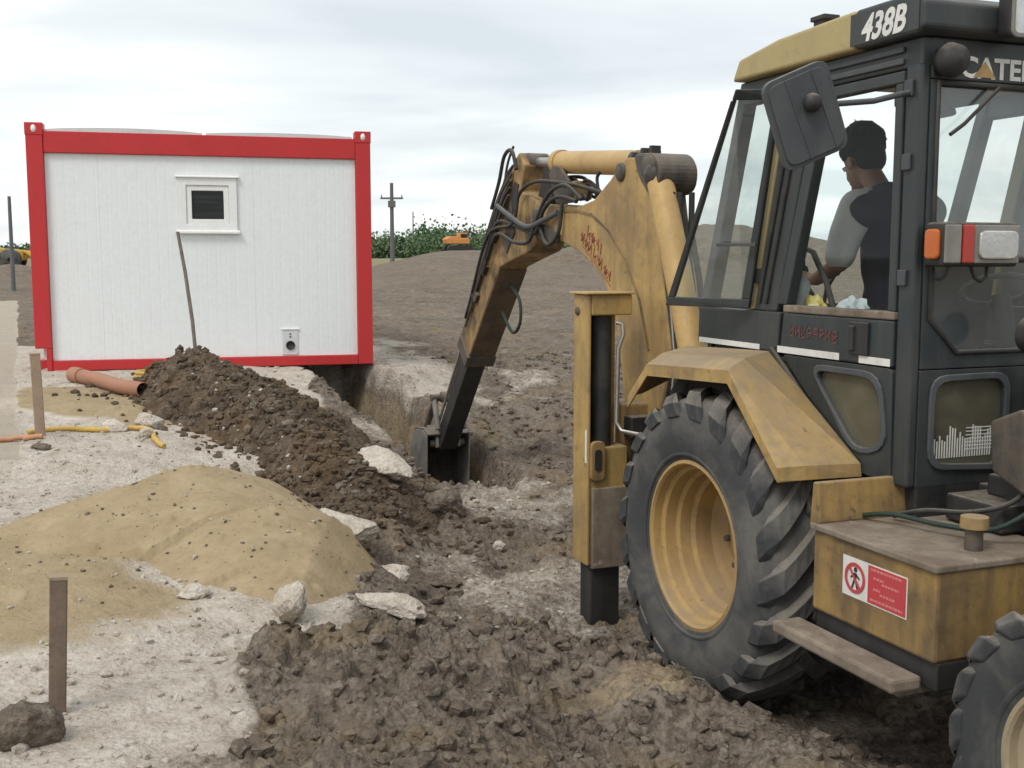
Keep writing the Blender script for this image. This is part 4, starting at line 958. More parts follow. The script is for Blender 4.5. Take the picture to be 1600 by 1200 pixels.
# tank box and step ------------------------------------------------------------
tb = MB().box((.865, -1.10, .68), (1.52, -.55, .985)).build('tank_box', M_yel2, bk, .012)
MB().prism([(.86, .987), (1.53, .987), (1.53, 1.012), (.86, 1.012)], -1.115, -.53).build('box_lid', M_dusty, tb, .006)
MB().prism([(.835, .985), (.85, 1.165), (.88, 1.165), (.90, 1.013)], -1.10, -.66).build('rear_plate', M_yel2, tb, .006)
MB().box((.87, -1.08, .58), (1.515, -.56, .678)).build('box_skirt', M_blk2, tb, .006)
sp = MB().box((.79, -1.225, .575), (1.47, -1.10, .625)).build('step', M_dusty, bk, .012)
for xx in (.84, 1.40): MB().box((xx, -1.16, .545), (xx + .03, -.9, .574)).build('step_bracket', M_dusty, sp, .004)
# sticker: no walking sign and a red notice with two paragraphs and a border
def sticker():
    y = -1.1015; s = MB().box((1.045, y, .79), (1.385, y + .001, .935)).build('warning_sticker', M_decw, tb)
    MB().box((1.185, y - .0012, .795), (1.38, y - .0002, .93)).build('red_field', M_decr, s)
    c = Vector((1.115, .863)); ringp = [(c.x + .056 * math.cos(2 * PI * k / 32), c.y + .056 * math.sin(2 * PI * k / 32)) for k in range(32)]; rin = [(c.x + .043 * math.cos(2 * PI * k / 32), c.y + .043 * math.sin(2 * PI * k / 32)) for k in range(32)]
    MB().ring(ringp, rin, y - .0032, y - .0024).build('prohibition_ring', M_decr, s)
    MB().prism([(1.078, .898), (1.085, .905), (1.152, .828), (1.145, .821)], y - .0042, y - .0034).build('prohibition_bar', M_decr, s)
    f = MB()
    f.prism([(c.x + .002 + .009 * math.cos(2 * PI * k / 12), c.y + .031 + .009 * math.sin(2 * PI * k / 12)) for k in range(12)], y - .0022, y - .0014)
    for poly in ([(1.108, .882), (1.124, .882), (1.122, .855), (1.108, .855)], [(1.108, .856), (1.116, .856), (1.104, .823), (1.096, .825)], [(1.114, .856), (1.122, .855), (1.133, .826), (1.126, .823)], [(1.108, .881), (1.108, .872), (1.094, .858), (1.090, .863)], [(1.122, .880), (1.122, .871), (1.139, .86), (1.141, .866)]):
        f.prism(poly, y - .0022, y - .0014)
    f.build('walking_figure', M_deck, s)
    t = MB(); 
    for (x0, x1, z) in ((1.20, 1.36, .914), (1.215, 1.27, .885), (1.26, 1.345, .872), (1.215, 1.25, .846), (1.25, 1.325, .833), (1.20, 1.365, .806)):
        x = x0; rr = random.Random(int(z * 1000))
        while x < x1: wdt = rr.uniform(.008, .016); t.box((x, y - .002, z), (min(x + wdt, x1), y - .0013, z + .008)); x += wdt + .004
    tag(t.build('sticker_print', M_decpink, s), kind='stuff')
sticker()
MB().box((1.155, -1.15, .90), (1.16, -1.149, .905)).v.clear()

# stabilisers ---------------------------------------------------------------------
def stabiliser(s):
    Y = lambda a: s * a
    h = MB().box((-1.30, Y(1.12), .33), (-1.11, Y(1.10), 1.81)).box((-1.30, Y(1.10), .33), (-1.285, Y(.87), 1.81))
    h.prism([(-1.30, 1.70), (-1.30, 1.812), (-1.105, 1.812), (-1.105, 1.70)], Y(1.10), Y(.86)).box((-1.284, Y(1.099), .33), (-1.12, Y(.87), .98))
    ho = h.build('stabiliser', M_yel, bk, .008)
    MB().box((-1.32, Y(1.14), 1.813), (-1.09, Y(.85), 1.825)).build('top_plate', M_cyl, ho, .004)
    MB().cyl((-1.2, Y(1.0), 1.70), (-1.2, Y(1.0), .9), .058, seg=20).build('cylinder', M_rubber, ho)
    MB().tube([(-1.10, Y(.96), 1.66), (-1.085, Y(.93), 1.655), (-1.08, Y(.925), 1.60), (-1.10, Y(.945), 1.52), (-1.10, Y(.95), 1.12), (-1.08, Y(.93), 1.07), (-.75, Y(.80), 1.06)], .012, 8).build('pipe', M_chrome, ho)
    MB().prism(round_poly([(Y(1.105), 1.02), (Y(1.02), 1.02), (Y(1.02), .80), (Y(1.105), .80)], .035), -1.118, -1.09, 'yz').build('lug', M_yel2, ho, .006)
    MB().prism(round_poly([(Y(1.085), .975), (Y(1.045), .975), (Y(1.045), .86), (Y(1.085), .86)], .018), -1.0885, -1.084, 'yz').build('lug_slot', M_deck, ho)
    MB().box((-1.13, Y(1.09), .31), (-1.10, Y(.84), .76)).build('guide_box', M_dusty, ho, .006)
    MB().box((-1.27, Y(1.085), -.04), (-1.135, Y(.905), .329)).build('leg', M_blk2, ho, .008)
    MB().box((-1.38, Y(1.14), -.08), (-1.03, Y(.84), -.041)).build('foot', M_blk2, ho, .01)
    MB().lathe([(0, -.006), (.022, -.006), (.026, .006)], 14, Matrix.Translation((-1.24, Y(1.124), 1.72))).build('pin', M_grease, ho)
    MB().box((-1.135, Y(1.1225), .90), (-1.115, Y(1.1205), 1.08)).build('reflector', M_decw, ho)
stabiliser(-1); stabiliser(1)
# sliding carriage and king post -----------------------------------------------------
MB().box((-1.20, -.86, 1.02), (-1.10, .86, 1.14)).box((-1.20, -.86, .50), (-1.10, .86, .62)).box((-1.15, -.84, .62), (-1.11, .84, 1.02)).build('slide_frame', M_blk2, bk, .01)
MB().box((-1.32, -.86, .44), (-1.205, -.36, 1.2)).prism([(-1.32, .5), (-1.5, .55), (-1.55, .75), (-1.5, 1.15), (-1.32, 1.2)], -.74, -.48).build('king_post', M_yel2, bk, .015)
# boom ------------------------------------------------------------------------------
by0, by1 = -.705, -.495
bo_poly = [(-1.34, .62), (-1.22, .70), (-1.02, 1.30), (-.965, 1.52), (-1.08, 1.95), (-1.19, 2.40), (-1.24, 2.53), (-1.33, 2.57), (-1.50, 2.575), (-1.58, 2.55), (-1.70, 2.47), (-1.93, 2.36), (-2.15, 2.33), (-2.45, 2.35), (-2.72, 2.37), (-2.86, 2.36),
           (-2.93, 2.28), (-2.86, 2.20), (-2.66, 2.15), (-2.40, 2.11), (-2.20, 2.06), (-1.96, 1.975), (-1.78, 1.87), (-1.66, 1.72), (-1.58, 1.55), (-1.52, 1.27), (-1.46, .72)]
bo = MB().prism(bo_poly, by0, by1).build('boom', M_yel, bk, .012)
# raised stiffener on the boom flank
def offset_curve(pts, wdt, y, t):
    m = MB()
    for a, b in zip(pts[:-1], pts[1:]):
        a, b = Vector(a), Vector(b); d = (b - a).normalized(); nrm = Vector((-d.y, d.x)) * wdt / 2; e2 = d * .004
        m.prism([tuple(a - nrm - e2), tuple(b - nrm + e2), tuple(b + nrm + e2), tuple(a + nrm - e2)], y, y - t)
    return m
offset_curve([(-2.45, 2.315), (-2.15, 2.30), (-1.95, 2.27), (-1.72, 2.17), (-1.5, 2.0), (-1.32, 1.78), (-1.2, 1.5)], .016, by0, .006).build('weld_seam', M_yel2, bo)
MB().lathe([(0, -.035), (.05, -.035), (.06, -.02), (.06, .23), (.05, .245), (0, .245)], 20, Matrix.Translation((-2.78, by0, 2.285))).build('elbow_pin', M_grease, bo)
MB().lathe([(0, -.02), (.045, -.02), (.055, -.01), (.055, .22), (0, .23)], 20, Matrix.Translation((-1.56, by0, 2.50))).build('cylinder_pin', M_grease, bo)
# dark greasy head of the boom where both cylinders meet
MB().prism(round_poly([(-1.40, 2.59), (-1.16, 2.575), (-1.08, 2.49), (-1.10, 2.38), (-1.20, 2.34), (-1.34, 2.46)], .05), by0 - .012, by1 + .02).build('boom_head', M_grease, bo, .015)
MB().lathe([(0, -.05), (.045, -.035), (.06, -.025), (.06, .235), (.045, .25), (0, .27)], 22, Matrix.Translation((-1.18, by0, 2.46))).build('boom_head_pin', M_grease, bo)
for k in range(4): MB().box((-1.45 + k * .07, -.70 + .02 * (k % 3), 2.575), (-1.42 + k * .07, -.64 + .02 * (k % 3), 2.60 + .02 * (k % 2))).build('hose_clip', M_blk2, bo, .003)
# grimy front plate of the boom behind its hoses
for a_, b_2 in (((-1.19, 2.36), (-1.08, 1.95)), ((-1.08, 1.95), (-.965, 1.52)), ((-.965, 1.52), (-1.02, 1.30)), ((-1.02, 1.30), (-1.22, .72))):
    a_, b_2 = Vector(a_), Vector(b_2); dd = (b_2 - a_).normalized(); nn_ = Vector((-dd.y, dd.x)); nn_ = nn_ if nn_.x > 0 else -nn_
    MB().prism([tuple(a_ + nn_ * .002), tuple(b_2 + nn_ * .002), tuple(b_2 + nn_ * .012), tuple(a_ + nn_ * .012)], by0 + .012, by1 - .012).build('front_plate', M_grease, bo)
# faded red script: two slanting lines of loops, too worn to read
def script():
    mb = MB(); rr = random.Random(21); o = Vector((-2.10, 2.155)); d = Vector((.44, -.27)).normalized(); nn = Vector((-d.y, d.x))
    for line, (off, start, ln, hh) in enumerate(((.035, .06, .30, .06), (-.035, .0, .50, .055))):
        t = start
        while t < ln:
            L = rr.uniform(.03, .05); c = o + d * t + nn * off
            pts = []
            kind = rr.randrange(3)
            for k in range(9):
                a = k / 8
                if kind == 0: u, v_ = a * L, hh * (.5 + .5 * math.sin(a * PI * 2.2))
                elif kind == 1: u, v_ = L * (.5 + .45 * math.cos(a * 5.2)), hh * (.35 + .35 * math.sin(a * 5.2))
                else: u, v_ = a * L * .6, hh * (1.1 * (1 - a))
                q = c + d * u + nn * v_; pts.append((q.x, by0 - .002, q.y))
            mb.tube(pts, .0042, 5); t += L * 1.05
    u0 = o + d * .04 - nn * .05; u1 = o + d * .52 - nn * .05
    mb.tube([(u0.x, by0 - .002, u0.y), (u1.x, by0 - .002, u1.y)], .003, 5)
    mb.build('worn_script', M_script, bo)
script()
def ram(name, p0, p1, split, r, rr_, m=M_cyl, y=None):
    a, b = Vector(p0), Vector(p1); s = a.lerp(b, split); d = (b - a).normalized()
    o = MB().cyl(a + d * .03, s, r, seg=24).build(name, m, bk)
    MB().cyl(s - d * .05, s + d * .012, r * 1.13, seg=24).build('gland', m, o)
    MB().cyl(s, b, rr_, seg=16).build('rod', M_chrome, o)
    for q in (a, b): MB().lathe([(.0, -.07), (rr_ * 1.9, -.07), (rr_ * 1.9, .07), (0, .07)], 18, Matrix.Translation(q)).build('eye', M_grease, o)
    return o
ram('boom_cylinder', (-1.20, -.665, 2.50), (-.70, -.665, 1.30), .88, .074, .035)
ram('stick_cylinder', (-1.50, -.60, 2.55), (-3.10, -.60, 2.68), .74, .074, .033)
# pipes and hoses running up the front of the boom
for k, (dy, m) in enumerate(((-.70, M_chrome), (-.68, M_rubber), (-.64, M_rubber), (-.60, M_rubber), (-.53, M_rubber))):
    w_ = .008 if m is M_chrome else .017
    MB().tube([(-1.10 + .01 * k, dy, 2.36), (-1.06, dy, 2.15), (-1.0 + .008 * k, dy, 1.9), (-.95 + .01 * k, dy, 1.65), (-.93, dy + .01, 1.45), (-.96, dy, 1.2), (-1.0, dy + .02, .9)], w_, 8).build('boom_hose', m, bk)
MB().tube([(-1.12, -.715, 2.32), (-1.02, -.715, 2.06), (-.92, -.71, 1.82), (-.84, -.70, 1.6)], .011, 8).build('boom_pipe', M_chrome, bk)
# stick ---------------------------------------------------------------------------------
sy0, sy1 = -.715, -.485
A2, B2 = Vector((-3.10, 2.63)), Vector((-4.40, 1.22)); d2 = (B2 - A2).normalized(); n2_ = Vector((-d2.y, d2.x))   # n2_ points down towards the machine
if n2_.x < 0: n2_ = -n2_
def sp_(t, u): q = A2 + d2 * t + n2_ * u; return (q.x, q.y)
Ls = (B2 - A2).length
st_poly = [sp_(-.06, -.11), sp_(.05, -.15), sp_(.5, -.16), sp_(Ls, -.115), sp_(Ls, .115), sp_(.80, .15), sp_(.58, .31), sp_(.30, .52), sp_(.10, .56), sp_(-.04, .50), sp_(-.02, .36), sp_(.12, .10), sp_(-.06, .03)]
stk = MB().prism(st_poly, sy0, sy1).build('stick', M_stick, bk, .012)
MB().prism([sp_(.82, .152), sp_(Ls - .11, .122), sp_(Ls - .11, .128), sp_(.82, .158)], sy0 + .006, sy1 - .006).build('underside_shade_plate', M_brown, stk)  # added dark plate: grime plus the underside's shade, put into its colour
MB().prism([sp_(.10, .045), sp_(.30, .13), sp_(.34, .02), sp_(.14, -.03)], sy0 - .006, sy0 - .0005).build('stick_cutout', M_deck, stk)
for t in (.62, .95, 1.25): MB().prism([sp_(t, -.10), sp_(t + .1, -.11), sp_(t + .1, -.02), sp_(t, -.01)], sy0 - .03, sy0 - .0005).build('hose_bracket', M_grease, stk, .006)
MB().prism([sp_(Ls - .10, -.13), sp_(Ls + .02, -.13), sp_(Ls + .02, .13), sp_(Ls - .10, .13)], sy0 - .012, sy1 + .012).build('stick_collar', M_grease, stk, .008)
ex = MB().prism([sp_(Ls + .021, -.085), sp_(Ls + 1.18, -.075), sp_(Ls + 1.26, .0), sp_(Ls + 1.18, .075), sp_(Ls + .021, .085)], sy0 + .035, sy1 - .035).build('stick_extension', M_blk2, bk, .01)
MB().tube([(sp_(Ls + .05, -.115)[0], sy0 + .03, sp_(Ls + .05, -.115)[1]), (sp_(Ls + 1.05, -.10)[0], sy0 + .03, sp_(Ls + 1.05, -.10)[1])], .012, 6).build('wear_strip', M_chrome, ex)
# bucket linkage
a0 = Vector((sp_(.62, -.27)[0], -.60, sp_(.62, -.27)[1])); a1 = Vector((sp_(Ls + .82, -.24)[0], -.60, sp_(Ls + .82, -.24)[1]))
ram('bucket_cylinder', a0, a1, .66, .052, .026, M_grease)
lk = Vector((sp_(Ls + .86, -.27)[0], 0, sp_(Ls + .86, -.27)[1])); pv0 = Vector((sp_(Ls + .98, 0)[0], 0, sp_(Ls + .98, 0)[1]))
piv = Vector((sp_(Ls + 1.18, 0)[0], 0, sp_(Ls + 1.18, 0)[1])); hk = piv + Vector((-.30, 0, .10))
for yy in (-.72, -.48):
    MB().tube([(lk.x, yy, lk.z), (pv0.x, yy, pv0.z)], .026, 8).build('guide_link', M_steelgrey, bk)
    MB().tube([(lk.x, yy + .02, lk.z), (hk.x, yy + .02, hk.z)], .03, 8).build('bucket_link', M_grease, bk)
MB().cyl((lk.x, -.75, lk.z), (lk.x, -.45, lk.z), .033, seg=12).build('link_pin', M_grease, bk)
# bucket: curved shell open towards the machine, two cheeks, teeth
bw0, bw1 = -.80, -.40
arc = [(.06, .10), (-.06, .14), (-.28, .12), (-.40, .02), (-.46, -.14), (-.44, -.32), (-.34, -.46), (-.18, -.53), (.02, -.55)]
arc = [(piv.x + x, piv.z + z - .02) for x, z in arc]
shell = MB(); v = []; f = []
for x, z in arc: v += [(x, bw0, z), (x, bw1, z)]
for k in range(len(arc) - 1): f.append((k * 2, k * 2 + 1, k * 2 + 3, k * 2 + 2))
bu = MB().add(v, f).build('bucket', M_grease, bk); s_ = bu.modifiers.new('plate', 'SOLIDIFY'); s_.thickness = .016; s_.offset = 1
for yy in (bw0, bw1): MB().prism(arc, yy - .008, yy + .008).build('bucket_cheek', M_steelgrey, bu, .004)
for yy in (-.70, -.50): MB().prism(round_poly([(piv.x + .07, piv.z - .04), (piv.x + .05, piv.z + .08), (hk.x - .05, hk.z + .07), (hk.x - .06, hk.z - .05)], .04), yy - .014, yy + .014).build('bucket_ear', M_steelgrey, bu, .006)
MB().cyl((piv.x, -.76, piv.z), (piv.x, -.44, piv.z), .034, seg=14).build('bucket_pin', M_grease, bu)
for k in range(4):
    yy = bw0 + .05 + k * (bw1 - bw0 - .1) / 3
    MB().prism([(arc[-1][0] - .06, arc[-1][1] + .02), (arc[-1][0] + .03, arc[-1][1] + .025), (arc[-1][0] + .13, arc[-1][1] - .015), (arc[-1][0] - .06, arc[-1][1] - .02)], yy - .025, yy + .025).build('bucket_tooth', M_steelgrey, bu, .004)
# hoses round the elbow and along the stick
def hose(pts, r, m=M_rubber, name='stick_hose'):
    Pp = []; pts = [Vector(p) for p in pts]
    for i in range(len(pts) - 1):
        p0, p1, p2, p3 = [pts[max(0, min(len(pts) - 1, i + k))] for k in (-1, 0, 1, 2)]
        for k in range(6):
            t = k / 6; Pp.append(.5 * ((2 * p1) + (-p0 + p2) * t + (2 * p0 - 5 * p1 + 4 * p2 - p3) * t * t + (-p0 + 3 * p1 - 3 * p2 + p3) * t ** 3))
    Pp.append(pts[-1]); return MB().tube(Pp, r * .78, 8).build(name, m, bk)
def S(t, u, y): q = sp_(t, u); return (q[0], y, q[1])
hose([(-2.15, -.72, 2.36), (-2.4, -.74, 2.40), (-2.6, -.75, 2.33), (-2.75, -.75, 2.18), (-2.95, -.75, 2.20), (-3.2, -.75, 2.25), S(.55, -.05, -.75), S(.9, -.06, -.75)], .018)
hose([(-2.1, -.71, 2.37), (-2.3, -.735, 2.47), (-2.55, -.745, 2.42), (-2.72, -.76, 2.25), (-2.85, -.76, 2.12), (-3.1, -.77, 2.12), S(.6, .02, -.76), S(1.0, .0, -.755)], .017)
hose([(-1.9, -.66, 2.40), (-2.2, -.68, 2.46), (-2.5, -.7, 2.50), (-2.8, -.74, 2.52), (-3.05, -.75, 2.45), (-3.15, -.76, 2.25), S(.7, -.1, -.76), S(1.3, -.1, -.75)], .016)
hose([S(.02, -.02, -.74), S(-.02, -.18, -.74), S(.12, -.29, -.73), S(.32, -.25, -.73), S(.55, -.22, -.74)], .018)
hose([S(.10, -.2, -.66), S(.3, -.30, -.66), S(.6, -.32, -.64), S(.9, -.28, -.64), S(1.2, -.27, -.63)], .016)
hose([S(.2, -.2, -.58), S(.4, -.26, -.58), S(.8, -.25, -.58), S(1.3, -.22, -.56)], .016)
hose([S(.15, -.06, -.735), S(.4, -.09, -.745), S(.8, -.12, -.745), S(1.2, -.12, -.74), S(1.6, -.11, -.735)], .015)
hose([(-2.05, -.62, 2.40), (-2.15, -.62, 2.44), (-2.25, -.6, 2.38), (-2.35, -.6, 2.45), (-2.5, -.58, 2.52), (-2.7, -.58, 2.50)], .02)
hose([(-2.0, -.64, 2.42), (-2.02, -.64, 2.50), (-1.96, -.64, 2.54)], .014)
hose([(-2.35, -.73, 2.36), (-2.38, -.74, 2.18), (-2.5, -.745, 2.10), (-2.62, -.74, 2.12), (-2.72, -.735, 2.25)], .018)
hose([S(.95, .18, -.60), S(.90, .40, -.60), S(1.02, .52, -.60), S(1.18, .46, -.60), S(1.22, .2, -.60)], .016, M_green_hose, 'slack_hose')
hose([S(.62, -.25, -.6), S(.45, -.42, -.6), S(.30, -.47, -.6), S(.18, -.5, -.58)], .013)
for k in range(5): hose([S(.05 + .05 * k, -.10 + .02 * k, -.735), S(.35, -.15 + .03 * k, -.745 - .006 * (k % 2)), S(.75, -.16 + .025 * k, -.745), S(1.05 + .15 * k, -.14 + .02 * k, -.735)], .012 + .002 * (k % 2), (M_rubber, M_grease, M_dusty, M_rubber, M_grease)[k])
for k in range(4): hose([(-2.0 - .05 * k, -.60 + .03 * k, 2.39), (-2.25 - .04 * k, -.6 + .03 * k, 2.50 - .03 * k), (-2.5, -.59 + .03 * k, 2.44 + .03 * k), (-2.75 - .03 * k, -.58 + .03 * k, 2.50 + .02 * k), (-2.95, -.57 + .03 * k, 2.55)], .013 + .003 * (k % 2), (M_rubber, M_grease, M_green_hose, M_rubber)[k])
hose([(-2.42, -.73, 2.30), (-2.6, -.75, 2.26), (-2.85, -.77, 2.22), (-3.15, -.775, 2.30), S(.42, -.10, -.76)], .024, M_grey)
MB().prism([S(.28, .0, 0)[::2], S(.62, .10, 0)[::2], S(.62, .2, 0)[::2], S(.40, .22, 0)[::2]], sy0 - .01, sy0 - .0005).build('grease_patch_plate', M_grease, stk, .004)
MB().prism([(-2.95, 2.20), (-2.70, 2.12), (-2.44, 2.10), (-2.42, 2.16), (-2.62, 2.22), (-2.88, 2.27)], by0 - .016, by0 - .0008).build('elbow_plate', M_grease, bo, .004)
MB().prism([(-2.30, 2.36), (-2.55, 2.36), (-2.68, 2.56), (-2.62, 2.62), (-2.5, 2.6), (-2.36, 2.50)], -.685, -.66).build('valve_plate', M_grease, bo, .006)
MB().box((-2.46, -.66, 2.38), (-2.30, -.54, 2.50)).build('valve_block', M_yel2, bo, .008)
MB().prism([(-2.98, 2.42), (-2.75, 2.36), (-2.62, 2.60), (-2.70, 2.66), (-2.86, 2.62)], -.64, -.56).build('elbow_gusset', M_deck, stk, .006)

# front end: bonnet, loader arms, bucket (mostly out of the picture) --------------------------
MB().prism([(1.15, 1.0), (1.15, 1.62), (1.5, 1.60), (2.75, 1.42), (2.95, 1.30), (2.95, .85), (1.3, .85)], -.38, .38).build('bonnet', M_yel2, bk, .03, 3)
MB().box((.952, -.40, .95), (1.15, .40, 1.13)).box((1.15, -.5, .90), (1.9, .5, .98)).build('engine_deck', M_blk2, bk, .01)
for s in (-1, 1):
    MB().prism([(1.18, .75), (1.18, 1.35), (1.30, 1.45), (1.52, 1.40), (1.56, .75)], s * .40, s * .50).build('loader_tower', M_blk2, bk, .01)
    la = MB().prism([(1.24, 1.24), (1.22, 1.42), (1.36, 1.48), (2.45, 1.02), (3.15, .42), (3.12, .24), (2.95, .22), (2.3, .82)], s * .52, s * .62).build('loader_arm', M_grease, bk, .012)
    ram('loader_cylinder', (1.45, s * .57, .80), (2.45, s * .57, .86), .62, .05, .028)
lb = [(3.05, .06), (3.95, .03), (3.93, .055), (3.35, .12), (3.12, .30), (3.10, .62), (3.25, .86), (3.18, .90), (3.04, .66)]
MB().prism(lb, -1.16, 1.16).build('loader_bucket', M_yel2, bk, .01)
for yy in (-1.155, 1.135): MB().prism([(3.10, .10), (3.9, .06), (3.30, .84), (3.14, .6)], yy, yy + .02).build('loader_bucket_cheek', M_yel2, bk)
MB().cyl((1.95, .22, 1.5), (1.95, .22, 2.1), .04, seg=16).build('exhaust', M_blk2, bk)
# lines, hoses and the dusty filler by the cab foot
for k, pts in enumerate((
    [(1.0, -.50, 1.05), (1.14, -.42, 1.12), (1.17, -.36, 1.30), (1.12, -.30, 1.55), (1.15, -.20, 1.60)],
    [(1.02, -.54, 1.03), (1.18, -.45, 1.10), (1.22, -.38, 1.34), (1.2, -.30, 1.52), (1.24, -.2, 1.55)],
    [(.95, -.80, 1.03), (1.1, -.78, 1.08), (1.25, -.70, 1.10), (1.35, -.6, 1.16), (1.4, -.52, 1.32)],
    [(.9, -.9, 1.03), (1.02, -.86, 1.055), (1.2, -.80, 1.05), (1.38, -.72, 1.07), (1.5, -.6, 1.2)],
    [(1.06, -.40, 1.35), (1.16, -.46, 1.3), (1.28, -.5, 1.2), (1.3, -.5, 1.05), (1.42, -.52, 1.0)])):
    hose(pts, (.016, .014, .012, .012, .022)[k], (M_dusty, M_rubber, M_rubber, M_green_hose, M_grey)[k], 'machine_hose')
fc = MB().cyl((1.40, -.84, 1.01), (1.40, -.84, 1.09), .03, seg=14).build('filler_neck', M_grease, bk)
MB().cyl((1.40, -.84, 1.09), (1.40, -.84, 1.128), .048, .046, seg=18).build('filler_cap', M_yel, fc, .004)
MB().box((1.02, -.62, 1.02), (1.30, -.42, 1.12)).box((1.1, -.5, 1.12), (1.2, -.42, 1.2)).build('valve_bank', M_blk2, bk, .01)
MB().cyl((1.12, -.35, 1.72), (1.22, -.35, 1.72), .07, seg=16).build('air_intake', M_blk2, bk, .01)
MB().tube([(1.17, -.35, 1.72), (1.17, -.33, 1.5), (1.17, -.30, 1.2)], .03, 10).build('intake_pipe', M_blk2, bk)

# ------------------------------------------------------------------ things in the cab, the driver
def in_cab(x, y, z): return bk.matrix_basis @ Vector((x, y, z))
def cab_empty(name, x, y, z, rz=0): return empty(name, in_cab(x, y, z), BA + rz)
b_ = cab_empty('water_bottle', .06, -.60, 1.735); tag(b_, 'pale plastic bottle standing on the shelf behind the cab window', 'bottle')
MB().lathe([(.0, -.10), (.03, -.098), (.036, -.09), (.036, .03), (.03, .06), (.012, .085), (.012, .1)], 18, Matrix.Translation((0, 0, .10)) @ Matrix.Rotation(PI / 2, 4, 'X')).build('bottle_body', M_bottle, b_)
MB().lathe([(.0, .112), (.014, .11), (.014, .098)], 12, Matrix.Translation((0, 0, .10)) @ Matrix.Rotation(PI / 2, 4, 'X')).build('cap', M_ybag, b_)
def crumple(name, x, y, z, r, m, label, cat, seed):
    rr = random.Random(seed); bm = bmesh.new(); bmesh.ops.create_icosphere(bm, subdivisions=3, radius=1)
    for v in bm.verts:
        k = .85 + .2 * math.sin(v.co.x * 5 + seed) * math.cos(v.co.y * 6 + seed) + rr.uniform(-.09, .09); v.co = Vector((v.co.x * r[0], v.co.y * r[1], max(v.co.z, -.6) * r[2])) * k
    me = bpy.data.meshes.new(name); bm.to_mesh(me); bm.free(); me.materials.append(m); o = bpy.data.objects.new(name, me); col.objects.link(o)
    o.location = in_cab(x, y, z + r[2] * .5); o.rotation_euler = (0, 0, BA); tag(o, label, cat)
crumple('food_wrapper', .15, -.60, 1.74, (.07, .05, .075), M_ybag, 'yellow and white crumpled food wrapper inside the cab window', 'wrapper', 3)
crumple('plastic_bag', .42, -.60, 1.74, (.09, .06, .075), M_bottle, 'pale plastic bag at the lower edge of the cab door window', 'bag', 8)
crumple('yellow_bag', -.30, -.55, 2.02, (.05, .04, .05), M_ybag, 'small yellow bag hung behind the grab rail in the cab', 'bag', 5)
rj = MB(); n = 12
for k in range(n):
    a, b = 2 * PI * k / n, 2 * PI * (k + 1) / n
prof = [(.02, 0), (.07, -.03), (.11, -.18), (.13, -.36), (.12, -.40)]
v = []; f = []
for i, (r_, z_) in enumerate(prof):
    for k in range(16):
        a = 2 * PI * k / 16; rr_ = r_ * (1 + .18 * math.sin(a * 5 + i)); v.append((rr_ * math.cos(a) * .5, rr_ * math.sin(a), z_))
for i in range(len(prof) - 1):
    for k in range(16): f.append((i * 16 + k, i * 16 + (k + 1) % 16, (i + 1) * 16 + (k + 1) % 16, (i + 1) * 16 + k))
rjo = rj.add(v, f, True).build('red_jacket', M_cloth_r); rjo.location = in_cab(.40, .64, 2.50); rjo.rotation_euler = (0, 0, BA); tag(rjo, 'red jacket hanging inside the far side of the cab', 'jacket')

